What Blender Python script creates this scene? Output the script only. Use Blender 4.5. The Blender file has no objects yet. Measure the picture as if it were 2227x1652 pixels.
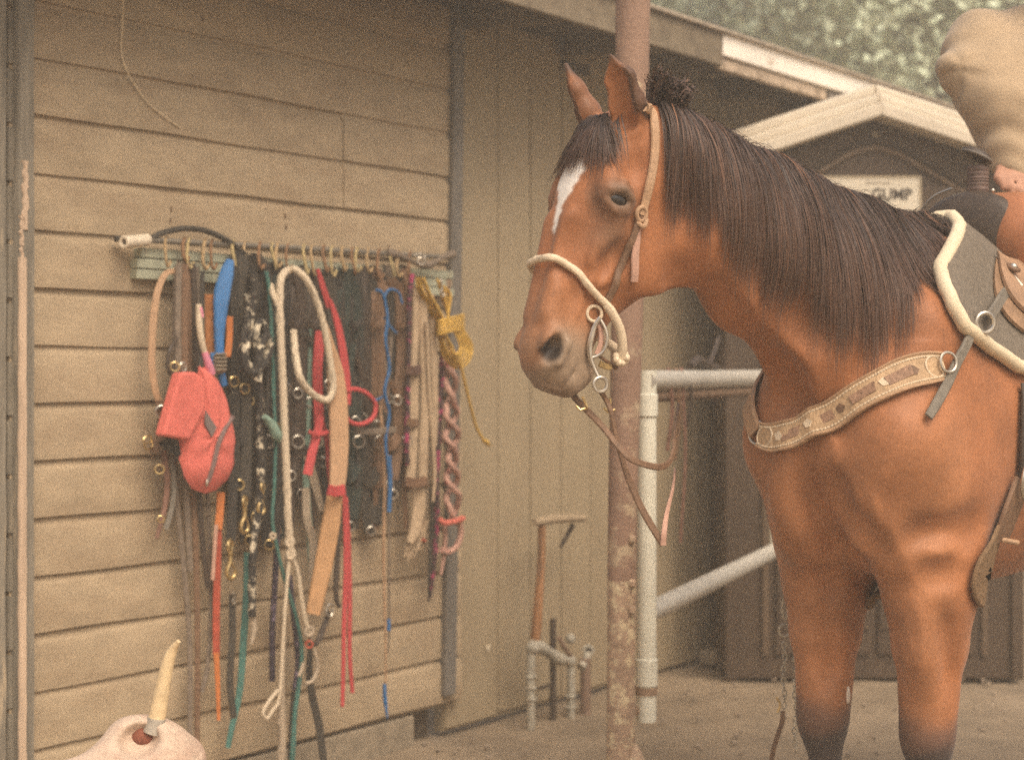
import bpy, bmesh, math, random
import numpy as np
from mathutils import Vector, Matrix
random.seed(7); RNG = np.random.default_rng(11)
SC = bpy.context.scene
COL = SC.collection
# ------------------------------------------------------------------ camera, sky, sun, exposure
FP, CX, HY, CAMZ = 3561.6, 1113.0, 801.4, 1.25     # focal length, principal point and horizon of a 2226 px wide frame
cd = bpy.data.cameras.new('camera'); cam = bpy.data.objects.new('camera', cd); COL.objects.link(cam)
cam.location = (0, 0, CAMZ); cam.rotation_euler = (math.radians(90), 0, 0)
cd.sensor_width = 36.0; cd.lens = 36.0 * FP / 2226.0
cd.shift_y = -(826.0 - HY) / 2226.0
cd.clip_start = 0.05; cd.clip_end = 2000
cd.dof.use_dof = True; cd.dof.focus_distance = 3.25; cd.dof.aperture_fstop = 3.3
SC.camera = cam
SUN_EL, SUN_AZ = math.radians(52), math.radians(150)   # azimuth clockwise from +Y
w = bpy.data.worlds.new('World'); SC.world = w; w.use_nodes = True
nt = w.node_tree; bg = nt.nodes['Background']
sky = nt.nodes.new('ShaderNodeTexSky'); sky.sky_type = 'NISHITA'; sky.sun_disc = False
sky.sun_elevation = SUN_EL; sky.sun_rotation = SUN_AZ; sky.air_density = 1.0; sky.dust_density = 7.0; sky.ozone_density = 0.3
nt.links.new(sky.outputs[0], bg.inputs[0]); bg.inputs[1].default_value = 0.15
sl = bpy.data.lights.new('sun', 'SUN'); sun = bpy.data.objects.new('sun', sl); COL.objects.link(sun)
sl.energy = 1.45; sl.angle = math.radians(40); sl.color = (1.0, 0.86, 0.68)
sd = Vector((math.sin(SUN_AZ) * math.cos(SUN_EL), math.cos(SUN_AZ) * math.cos(SUN_EL), math.sin(SUN_EL)))
sun.rotation_euler = sd.to_track_quat('Z', 'Y').to_euler(); sun.location = sd * 20
SC.view_settings.view_transform = 'Standard'; SC.view_settings.look = 'None'
SC.view_settings.exposure = 0.63; SC.view_settings.gamma = 1.0
SC.cycles.use_denoising = False
SC.cycles.volume_bounces = 1
SC.cycles.max_bounces = 6

# ------------------------------------------------------------------ helpers
def P(x, y, Y):
    return Vector(((x - CX) / FP * Y, Y, CAMZ - (y - HY) / FP * Y))
WN = Vector((0.8, -0.6, 0)); WD = Vector((0.6, 0.8, 0)); WC = -3.532      # the barn wall: normal, direction, offset
def W(x, y, off=0.0):
    k = (x - CX) / FP
    return P(x, y, (WC + off) / (0.8 * k - 0.6))
def wu(u, z, off=0.0):
    return WN * (WC + off) + WD * u + Vector((0, 0, z))
def u_of(x, off=0.0):
    return W(x, HY, off).dot(WD)
def z_of(x, y, off=0.0):
    return W(x, y, off).z

def srgb(r, g, b):
    f = lambda c: (c / 255 / 12.92) if c / 255 <= 0.04045 else ((c / 255 + 0.055) / 1.055) ** 2.4
    return (f(r), f(g), f(b))

MATS = {}
def mat(name, col, rough=0.7, var=0.25, scale=30.0, bump=0.0, bscale=120.0, metal=0.0, spec=0.3, col2=None, mixlo=0.5, mixhi=0.6, mscale=14.0, stretch=(1, 1, 1), sheen=0.0, trans=0.0):
    if name in MATS: return MATS[name]
    m = bpy.data.materials.new(name); m.use_nodes = True; n = m.node_tree.nodes; L = m.node_tree.links
    b = n['Principled BSDF']; b.inputs['Roughness'].default_value = rough; b.inputs['Metallic'].default_value = metal
    b.inputs['Specular IOR Level'].default_value = spec
    if sheen: b.inputs['Sheen Weight'].default_value = sheen
    if trans: b.inputs['Transmission Weight'].default_value = trans
    tc = n.new('ShaderNodeTexCoord'); mp = n.new('ShaderNodeMapping'); mp.inputs['Scale'].default_value = stretch
    L.new(tc.outputs['Object'], mp.inputs['Vector'])
    nz = n.new('ShaderNodeTexNoise'); nz.inputs['Scale'].default_value = scale; nz.inputs['Detail'].default_value = 6; nz.inputs['Roughness'].default_value = 0.65
    L.new(mp.outputs[0], nz.inputs['Vector'])
    rp = n.new('ShaderNodeValToRGB'); rp.color_ramp.elements[0].position = 0.3; rp.color_ramp.elements[1].position = 0.72
    lo = tuple(c * (1 - var) for c in col); hi = tuple(min(1, c * (1 + var)) for c in col)
    rp.color_ramp.elements[0].color = (*lo, 1); rp.color_ramp.elements[1].color = (*hi, 1)
    L.new(nz.outputs['Fac'], rp.inputs['Fac']); out = rp.outputs[0]
    if col2 is not None:
        n2 = n.new('ShaderNodeTexNoise'); n2.inputs['Scale'].default_value = mscale; n2.inputs['Detail'].default_value = 8; n2.inputs['Roughness'].default_value = 0.7
        L.new(mp.outputs[0], n2.inputs['Vector'])
        r2 = n.new('ShaderNodeValToRGB'); r2.color_ramp.elements[0].position = mixlo; r2.color_ramp.elements[1].position = mixhi
        L.new(n2.outputs['Fac'], r2.inputs['Fac'])
        mx = n.new('ShaderNodeMix'); mx.data_type = 'RGBA'; L.new(r2.outputs[0], mx.inputs[0]); L.new(out, mx.inputs[6]); mx.inputs[7].default_value = (*col2, 1); out = mx.outputs[2]
    L.new(out, b.inputs['Base Color'])
    if bump:
        n3 = n.new('ShaderNodeTexNoise'); n3.inputs['Scale'].default_value = bscale; n3.inputs['Detail'].default_value = 5
        L.new(mp.outputs[0], n3.inputs['Vector'])
        bp = n.new('ShaderNodeBump'); bp.inputs['Strength'].default_value = min(1, bump); bp.inputs['Distance'].default_value = 0.004
        L.new(n3.outputs['Fac'], bp.inputs['Height']); L.new(bp.outputs[0], b.inputs['Normal'])
    MATS[name] = m
    return m

class MB:
    def __init__(s): s.v = []; s.f = []
    def add(s, vs, fs):
        k = len(s.v); s.v.extend([tuple(v) for v in vs]); s.f.extend([tuple(i + k for i in f) for f in fs]); return s
    def box(s, o, ax, ay, az, bev=0.0):
        # o: corner, ax/ay/az edge vectors
        o, ax, ay, az = map(Vector, (o, ax, ay, az))
        vs = [o + ax * i + ay * j + az * k for k in (0, 1) for j in (0, 1) for i in (0, 1)]
        return s.add(vs, [(0, 2, 3, 1), (4, 5, 7, 6), (0, 1, 5, 4), (2, 6, 7, 3), (0, 4, 6, 2), (1, 3, 7, 5)])
    def cbox(s, c, hx, hy, hz):
        hx, hy, hz = map(Vector, (hx, hy, hz)); return s.box(Vector(c) - hx - hy - hz, hx * 2, hy * 2, hz * 2)
    def tube(s, pts, r, n=10, cap=True, twist=0.0, amp=0.0, lobes=3, closed=False):
        pts = [Vector(p) for p in pts]; N = len(pts)
        rs = r if hasattr(r, '__len__') else [r] * N
        T = []
        for i in range(N):
            a = pts[i - 1] if (i > 0 or closed) else pts[0]; b = pts[(i + 1) % N] if (i < N - 1 or closed) else pts[-1]
            t = (b - a); T.append(t.normalized() if t.length > 1e-9 else Vector((0, 0, 1)))
        u = T[0].orthogonal().normalized(); vs = []; run = 0
        for i in range(N):
            u = (u - T[i] * u.dot(T[i])); u = u.normalized() if u.length > 1e-6 else T[i].orthogonal().normalized()
            w_ = T[i].cross(u)
            if i: run += (pts[i] - pts[i - 1]).length
            for k in range(n):
                a = 2 * math.pi * k / n
                rr = rs[i] * (1 + amp * abs(math.cos(0.5 * lobes * (a - twist * run))) - amp) if amp else rs[i]
                vs.append(pts[i] + (u * math.cos(a) + w_ * math.sin(a)) * rr)
        fs = []
        for i in range(N if closed else N - 1):
            j = (i + 1) % N
            for k in range(n):
                fs.append((i * n + k, i * n + (k + 1) % n, j * n + (k + 1) % n, j * n + k))
        if cap and not closed:
            fs.append(tuple(range(n - 1, -1, -1))); fs.append(tuple((N - 1) * n + k for k in range(n)))
        return s.add(vs, fs)
    def ribbon(s, pts, nrm, width, th):
        # flat strap: pts centre line, nrm outward normal(s), width(s), thickness
        pts = [Vector(p) for p in pts]; N = len(pts)
        ns = nrm if isinstance(nrm, list) else [Vector(nrm)] * N
        ws = width if hasattr(width, '__len__') else [width] * N
        vs = []
        for i in range(N):
            t = (pts[min(i + 1, N - 1)] - pts[max(i - 1, 0)])
            t = t.normalized() if t.length > 1e-9 else Vector((0, 0, -1))
            n_ = (ns[i] - t * ns[i].dot(t)); n_ = n_.normalized() if n_.length > 1e-6 else t.orthogonal().normalized()
            b = t.cross(n_).normalized(); h = ws[i] / 2; e = min(th * 0.5, h * 0.5)
            c = pts[i]
            vs += [c - b * h, c - b * h + n_ * (th - e), c - b * (h - e) + n_ * th, c + b * (h - e) + n_ * th, c + b * h + n_ * (th - e), c + b * h]
        fs = []
        for i in range(N - 1):
            for k in range(6):
                fs.append((i * 6 + k, i * 6 + (k + 1) % 6, (i + 1) * 6 + (k + 1) % 6, (i + 1) * 6 + k))
        fs.append(tuple(range(5, -1, -1))); fs.append(tuple((N - 1) * 6 + k for k in range(6)))
        return s.add(vs, fs)
    def ring(s, c, n_, R, r, a0=0, a1=360, up=None, N=20, n=8, sx=1.0):
        n_ = Vector(n_).normalized(); u = Vector(up) if up is not None else n_.orthogonal(); u = (u - n_ * u.dot(n_)).normalized(); v = n_.cross(u)
        full = abs(a1 - a0) >= 360
        ps = [Vector(c) + u * R * math.cos(math.radians(a0 + (a1 - a0) * i / (N if full else N - 1))) + v * R * sx * math.sin(math.radians(a0 + (a1 - a0) * i / (N if full else N - 1))) for i in range(N)]
        return s.tube(ps, r, n, closed=full)
    def ball(s, c, rx, ry=None, rz=None, axes=None, nu=14, nv=9):
        ry = ry or rx; rz = rz or rx; c = Vector(c)
        X, Y_, Z = axes if axes else (Vector((1, 0, 0)), Vector((0, 1, 0)), Vector((0, 0, 1)))
        vs = [c + Z * rz]
        for j in range(1, nv):
            t = math.pi * j / nv
            for i in range(nu):
                p = 2 * math.pi * i / nu
                vs.append(c + X * rx * math.sin(t) * math.cos(p) + Y_ * ry * math.sin(t) * math.sin(p) + Z * rz * math.cos(t))
        vs.append(c - Z * rz); fs = []
        for i in range(nu): fs.append((0, 1 + i, 1 + (i + 1) % nu))
        for j in range(nv - 2):
            for i in range(nu):
                a = 1 + j * nu + i; b = 1 + j * nu + (i + 1) % nu; fs.append((a, a + nu, b + nu, b))
        last = len(vs) - 1; k = 1 + (nv - 2) * nu
        for i in range(nu): fs.append((last, k + (i + 1) % nu, k + i))
        return s.add(vs, fs)
    def prism(s, poly, ex):
        # closed planar polygon extruded by vector ex
        poly = [Vector(p) for p in poly]; ex = Vector(ex); n = len(poly)
        vs = poly + [p + ex for p in poly]
        fs = [tuple(range(n - 1, -1, -1)), tuple(range(n, 2 * n))] + [(i, (i + 1) % n, n + (i + 1) % n, n + i) for i in range(n)]
        return s.add(vs, fs)
    def build(s, name, m, parent=None, smooth=True, bevel=0.0, fix=True):
        me = bpy.data.meshes.new(name); me.from_pydata(s.v, [], s.f)
        if fix:
            bm = bmesh.new(); bm.from_mesh(me); bmesh.ops.recalc_face_normals(bm, faces=bm.faces); bm.to_mesh(me); bm.free()
        return link(name, me, m, parent, smooth, bevel)

def link(name, me, m, parent=None, smooth=True, bevel=0.0):
    o = bpy.data.objects.new(name, me); COL.objects.link(o)
    if m is not None: me.materials.append(m)
    if smooth:
        me.polygons.foreach_set('use_smooth', [True] * len(me.polygons))
        try: me.set_sharp_from_angle(angle=math.radians(40))
        except Exception: pass
    if bevel:
        b = o.modifiers.new('bevel', 'BEVEL'); b.width = bevel; b.segments = 2; b.limit_method = 'ANGLE'
    if parent is not None:
        o.parent = parent
        if parent.type == 'EMPTY': o.location = -parent.location
    return o
def thing(name, label, cat, loc=(0, 0, 0), group=None):
    o = bpy.data.objects.new(name, None); COL.objects.link(o); o.location = Vector(loc); o.empty_display_size = 0.05
    o['label'] = label; o['category'] = cat
    if group: o['group'] = group
    return o
def tag(o, label, cat, group=None):
    o['label'] = label; o['category'] = cat
    if group: o['group'] = group
    return o
def structure(o): o['kind'] = 'structure'; return o
def stuff(o): o['kind'] = 'stuff'; return o

def spline(pts, n=40):
    # Catmull-Rom through the points, n samples
    p = [Vector(q) for q in pts]
    if len(p) == 2: return [p[0].lerp(p[1], i / (n - 1)) for i in range(n)]
    p = [p[0] * 2 - p[1]] + p + [p[-1] * 2 - p[-2]]; m = len(p) - 3; out = []
    for i in range(n):
        t = i / (n - 1) * m; k = min(int(t), m - 1); t -= k
        a, b, c, d = p[k:k + 4]
        out.append(0.5 * ((2 * b) + (c - a) * t + (2 * a - 5 * b + 4 * c - d) * t * t + (3 * b - 3 * c + d - a) * t ** 3))
    return out
def lerpl(xs, n):
    return list(np.interp(np.linspace(0, 1, n), np.linspace(0, 1, len(xs)), xs))
# ------------------------------------------------------------------ materials of the setting
TAN = srgb(176, 152, 112)
M_siding = mat('painted_siding', (0.36, 0.275, 0.175), 0.78, 0.16, 7.0, 0.5, 120, col2=(0.27, 0.19, 0.115), mixlo=0.47, mixhi=0.80, mscale=3.4, stretch=(1, 1, 2.5))
M_panel = mat('painted_panel', (0.31, 0.245, 0.155), 0.75, 0.10, 4.0, 0.2, 90, col2=(0.26, 0.195, 0.12), mixlo=0.48, mixhi=0.80, mscale=2.2, stretch=(1, 1, 0.5))
M_greywood = mat('weathered_grey_wood', (0.20, 0.175, 0.135), 0.85, 0.35, 40, 0.8, 60, col2=(0.42, 0.33, 0.22), mixlo=0.58, mixhi=0.66, mscale=18, stretch=(1, 1, 0.10))
M_trim = mat('grey_trim', (0.15, 0.135, 0.115), 0.8, 0.25, 20, 0.4, 60, stretch=(1, 1, 0.2))
M_pale = mat('bare_wood', (0.50, 0.37, 0.26), 0.8, 0.2, 40, 0.4, 60, stretch=(1, 1, 0.1))
M_roofwood = mat('old_fascia', (0.17, 0.135, 0.09), 0.85, 0.3, 12, 0.5, 50, col2=(0.12, 0.09, 0.06), mixlo=0.5, mixhi=0.7, mscale=8)
M_fasciawhite = mat('white_fascia', (0.76, 0.70, 0.61), 0.75, 0.12, 10, 0.3, 60, col2=(0.42, 0.33, 0.25), mixlo=0.60, mixhi=0.72, mscale=9)
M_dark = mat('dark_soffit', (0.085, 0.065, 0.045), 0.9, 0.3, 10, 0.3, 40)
M_concrete = mat('concrete', (0.27, 0.22, 0.155), 0.9, 0.25, 18, 0.6, 60)
M_ground = mat('packed_dirt', (0.25, 0.19, 0.125), 0.95, 0.28, 3.0, 0.8, 45, col2=(0.17, 0.125, 0.08), mixlo=0.45, mixhi=0.75, mscale=1.1)
M_shed = mat('brown_shed', (0.066, 0.043, 0.027), 0.6, 0.15, 8, 0.15, 60)
M_shedroof = mat('cream_shed_roof', (0.56, 0.49, 0.38), 0.6, 0.10, 7, 0.1, 50)

# ------------------------------------------------------------------ ground
def make_ground():
    xs = np.concatenate([np.linspace(-300, -8, 14)[:-1], np.linspace(-8, 8, 130), np.linspace(8, 300, 14)[1:]])
    ys = np.concatenate([np.linspace(-100, -1, 10)[:-1], np.linspace(-1, 12, 120), np.linspace(12, 600, 20)[1:]])
    X, Y = np.meshgrid(xs, ys, indexing='ij')
    Z = 0.010 * np.sin(X * 2.3 + 1) * np.cos(Y * 1.7) + 0.006 * np.sin(X * 7.1 + Y * 5.3) + RNG.normal(0, 0.0025, X.shape)
    Z = np.where((abs(X) < 8) & (Y > -1) & (Y < 12), Z, 0) - 0.012
    v = np.stack([X, Y, Z], -1).reshape(-1, 3); ny = len(ys)
    f = [(i * ny + j, (i + 1) * ny + j, (i + 1) * ny + j + 1, i * ny + j + 1) for i in range(len(xs) - 1) for j in range(ny - 1)]
    me = bpy.data.meshes.new('ground'); me.from_pydata(v.tolist(), [], f)
    return structure(link('ground', me, M_ground))
make_ground()
mb = MB()
for i in range(900):
    x = random.uniform(-0.4, 3.2); y = random.uniform(4.4, 7.0); r = random.uniform(0.003, 0.011)
    if 0.8 * x - 0.6 * y < WC - 0.02: continue
    mb.ball((x, y, r * 0.2 - 0.004), r, r * random.uniform(0.7, 1.2), r * 0.6, nu=6, nv=4)
stuff(mb.build('pebbles', mat('pebble', (0.28, 0.22, 0.16), 0.9, 0.35, 60)))

# ------------------------------------------------------------------ barn: tack wall, panelled wall, eave
barn = thing('barn', 'beige painted wooden barn with siding wall, panelled wall and low eave', 'barn', wu(3.5, 0, -0.6))
U0, U1 = u_of(20), u_of(1003)
back = MB().box(wu(U0 - 0.05, 0.10, -0.06), WD * (U1 - U0 + 0.05), WN * 0.034, Vector((0, 0, 2.40))).build('siding_wall', M_siding, barn, False)
PITCH = 0.1494
def board_mesh(u0, u1, z0, k):
    prof = [(-0.024, 0.0), (0.0, 0.0), (0.0, PITCH * 0.80), (-0.003, PITCH * 0.84), (-0.008, PITCH * 0.885), (-0.0105, PITCH * 0.93), (-0.011, PITCH - 0.004), (-0.011, PITCH + 0.004), (-0.024, PITCH + 0.004)]
    n = 26; vs = []; fs = []; m = len(prof)
    ph = random.random() * 6
    for i in range(n):
        u = u0 + (u1 - u0) * i / (n - 1); wob = 0.0016 * math.sin(u * 5 + ph) + 0.0010 * math.sin(u * 13 + ph * 2)
        bow = 0.0015 * math.sin(u * 3 + ph)
        for (o, z) in prof: vs.append(wu(u, z0 + z + wob, o + bow + k))
    for i in range(n - 1):
        for j in range(m): fs.append((i * m + j, i * m + (j + 1) % m, (i + 1) * m + (j + 1) % m, (i + 1) * m + j))
    fs.append(tuple(range(m))); fs.append(tuple((n - 1) * m + j for j in range(m - 1, -1, -1)))
    return MB().add(vs, fs)
useam = u_of(746)
for i in range(16):
    z0 = 0.116 + i * PITCH
    if i in (11, 12):
        board_mesh(U0, useam - 0.0012, z0, 0.0).build('board', M_siding, back); board_mesh(useam + 0.0012, U1, z0, 0.0018).build('board', M_siding, back)
    else:
        board_mesh(U0, U1, z0, random.uniform(-0.001, 0.0015)).build('board', M_siding, back)
for (x, y) in [(440, 42), (372, 455), (370, 480), (620, 470), (622, 494), (845, 535), (850, 150), (955, 520)]:
    MB().ball(W(x, y, 0.0), 0.0035, 0.0035, 0.009, nu=8, nv=5).build('nail_stain', mat('nail_rust', (0.14, 0.09, 0.055), 0.9), back)
# foundation under the siding
mb = MB(); mb.box(wu(U0, -0.06, -0.05), WD * (u_of(905) - U0), WN * 0.042, Vector((0, 0, 0.155))); mb.build('foundation', M_concrete, barn, False, 0.006)
mb = MB(); mb.box(wu(u_of(905) + 0.004, -0.06, -0.12), WD * 0.14, WN * 0.05, Vector((0, 0, 0.17))); mb.build('foundation_gap', M_dark, barn, False)
# left corner: weathered boards
def plank(u0, u1, z0, z1, o0, o1, name, m, parent, n=24, rag=0.002):
    vs = []; fs = []
    for i in range(n):
        z = z0 + (z1 - z0) * i / (n - 1); a = rag * math.sin(i * 1.7 + u0 * 50) + random.uniform(-rag, rag); b = random.uniform(-rag, rag)
        for (u, o) in ((u0 + a, o0), (u0 + a, o1 - 0.004), (u0 + a + 0.003, o1), (u1 + b - 0.003, o1), (u1 + b, o1 - 0.004), (u1 + b, o0)): vs.append(wu(u, z, o))
    for i in range(n - 1):
        for j in range(6): fs.append((i * 6 + j, i * 6 + (j + 1) % 6, (i + 1) * 6 + (j + 1) % 6, (i + 1) * 6 + j))
    fs.append(tuple(range(6))); fs.append(tuple((n - 1) * 6 + j for j in range(6)))
    return MB().add(vs, fs).build(name, m, parent)
corner = plank(u_of(41, 0.03), u_of(76, 0.03), 0.0, 2.55, -0.03, 0.030, 'corner_board', M_greywood, barn)
plank(u_of(-60, 0.02), u_of(14, 0.02), 0.0, 2.55, -0.03, 0.022, 'corner_board', M_greywood, barn)
for i in range(16):
    z0 = 0.10 + i * PITCH - 0.02
    plank(u_of(13, 0.0), u_of(41, 0.0), z0 + 0.006, z0 + PITCH - 0.008, -0.03, 0.004 + 0.004 * (i % 2), 'siding_end', M_greywood, barn, 6, 0.001)
plank(u_of(13), u_of(42), 0.0, 2.55, -0.05, -0.028, 'corner_backing', M_dark, barn)
# slender pale batten on the corner board, splintered at its top
zt = z_of(55, 560, 0.035)
plank(u_of(42, 0.036), u_of(58, 0.036), 0.0, zt, 0.0303, 0.040, 'batten', M_pale, barn, 40, 0.0012)
plank(u_of(50, 0.034), u_of(63, 0.034), z_of(55, 500, 0.03), z_of(55, 350, 0.03), 0.0303, 0.0345, 'batten_splinter', M_pale, barn, 20, 0.003)
plank(u_of(45, 0.034), u_of(54, 0.034), zt - 0.01, z_of(55, 470, 0.03), 0.0303, 0.0335, 'batten_splinter', M_pale, barn, 20, 0.003)
# grey trim between siding and panel
mb = MB()
zb, ztp = 0.14, 2.48
a0, a1 = u_of(968, 0.02), u_of(992, 0.02); b0, b1 = u_of(990, 0.02), u_of(1012, 0.02)
mb.add([wu(a0, zb, -0.03), wu(a1, zb, -0.03), wu(a1, zb, 0.02), wu(a0, zb, 0.02), wu(b0, ztp, -0.03), wu(b1, ztp, -0.03), wu(b1, ztp, 0.02), wu(b0, ztp, 0.02)], [(0, 1, 2, 3), (4, 7, 6, 5), (0, 4, 5, 1), (1, 5, 6, 2), (2, 6, 7, 3), (3, 7, 4, 0)])
mb.build('trim_board', M_trim, barn, False, 0.003)
# panelled wall with vertical grooves (continues along the same line to the far right)
PU0, PU1 = u_of(985, 0), u_of(1990, 0)
OFFB = -0.035
pw = MB().box(wu(PU0, 0.0, OFFB - 0.05), WD * (PU1 - PU0), WN * 0.038, Vector((0, 0, 2.52))).build('panel_wall', M_panel, barn, False)
u = PU0; i = 0
while u < PU1:
    wd = 0.196 if i else 0.30
    wob = random.uniform(-0.0015, 0.0015)
    plank(u + 0.003, min(u + wd, PU1) - 0.003, 0.012 + 0.01 * random.random(), 2.485, OFFB - 0.014, OFFB + 0.002 + wob, 'panel_board', M_panel, pw, 8, 0.0008)
    u += wd; i += 1
# narrow battens on a few joints
# brighter corner post of the open doorway
mb = MB(); ua = u_of(1574, 0)
mb.box(wu(ua - 0.05, 0.0, OFFB + 0.004), WD * 0.06, WN * 0.03, Vector((0, 0, 1.42))); mb.build('door_post', M_panel, barn, False, 0.004)
mb = MB(); mb.box(wu(ua - 0.22, 0.0, OFFB + 0.036), WD * 0.28, WN * 0.10, Vector((0, 0, 0.06))); mb.build('footing', M_concrete, barn, False, 0.01)
# dark vent slot and paint chip
mb = MB(); mb.box(W(1218, 154, OFFB + 0.003), WD * (u_of(1278) - u_of(1218)), WN * 0.012, Vector((0, 0, 0.042))); mb.build('vent_slot', M_dark, barn, False, 0.004)
mb = MB(); c = W(1060, 1406, OFFB + 0.006); mb.prism([c + WD * a + Vector((0, 0, b)) for a, b in ((-.013, .012), (-.002, .004), (.014, .008), (.008, -.006), (.002, -.018), (-.006, -.004))], WN * 0.002); mb.build('paint_chip', mat('chip', (0.6, 0.52, 0.38), 0.8), barn)
# eave: rafters' underside, fascia boards, roof sheet
EU0, EU1 = 2.0, u_of(2150, 0.0) + 2.0
def ew(u, z, off): return wu(u, z, off)
mb = MB()
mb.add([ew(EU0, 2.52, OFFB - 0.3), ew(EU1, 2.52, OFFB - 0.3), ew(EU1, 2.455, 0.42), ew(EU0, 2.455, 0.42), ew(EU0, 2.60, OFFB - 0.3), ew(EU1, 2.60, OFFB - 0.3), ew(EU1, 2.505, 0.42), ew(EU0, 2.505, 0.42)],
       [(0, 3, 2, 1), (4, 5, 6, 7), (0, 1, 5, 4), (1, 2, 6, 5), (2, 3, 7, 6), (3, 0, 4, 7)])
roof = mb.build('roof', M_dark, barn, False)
for k, uu in enumerate(np.arange(2.6, EU1, 0.61)):
    vs = [];
    for du in (0, 0.045):
        vs += [ew(uu + du, 2.43, OFFB), ew(uu + du, 2.398, 0.40), ew(uu + du, 2.458, 0.40), ew(uu + du, 2.50, OFFB)]
    MB().add(vs, [(0, 1, 2, 3), (4, 7, 6, 5), (0, 4, 5, 1), (1, 5, 6, 2), (2, 6, 7, 3), (3, 7, 4, 0)]).build('rafter', M_roofwood, barn, False)
us = u_of(1562, 0.43)
EOFF = 0.43
plankh = lambda u0, u1, z0, z1, o0, o1, name, m: MB().box(wu(u0, z0, o0), WD * (u1 - u0), WN * (o1 - o0), Vector((0, 0, z1 - z0))).build(name, m, barn, False, 0.004)
us = u_of(1562, EOFF)
plankh(EU0, us - 0.004, 2.395, 2.515, 0.424, 0.450, 'fascia', M_roofwood)
plankh(us, EU1, 2.435, 2.530, 0.424, 0.452, 'fascia', M_fasciawhite)
plankh(us, us + 0.9, 2.385, 2.430, 0.41, 0.438, 'lower_fascia', mat('peeling_board', (0.42, 0.33, 0.24), 0.85, 0.2, 14, 0.5, 50, col2=(0.2, 0.15, 0.1), mixlo=0.5, mixhi=0.65, mscale=10))
plankh(us + 0.95, us + 1.5, 2.375, 2.430, 0.40, 0.43, 'lower_fascia', mat('greyed_board', (0.26, 0.23, 0.2), 0.85, 0.2, 14, 0.5, 50))
plankh(EU0, EU1, 2.517, 2.533, 0.30, 0.47, 'drip_edge', mat('roll_roofing', (0.30, 0.25, 0.19), 0.9, 0.3, 30, 0.6, 80))

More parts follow.
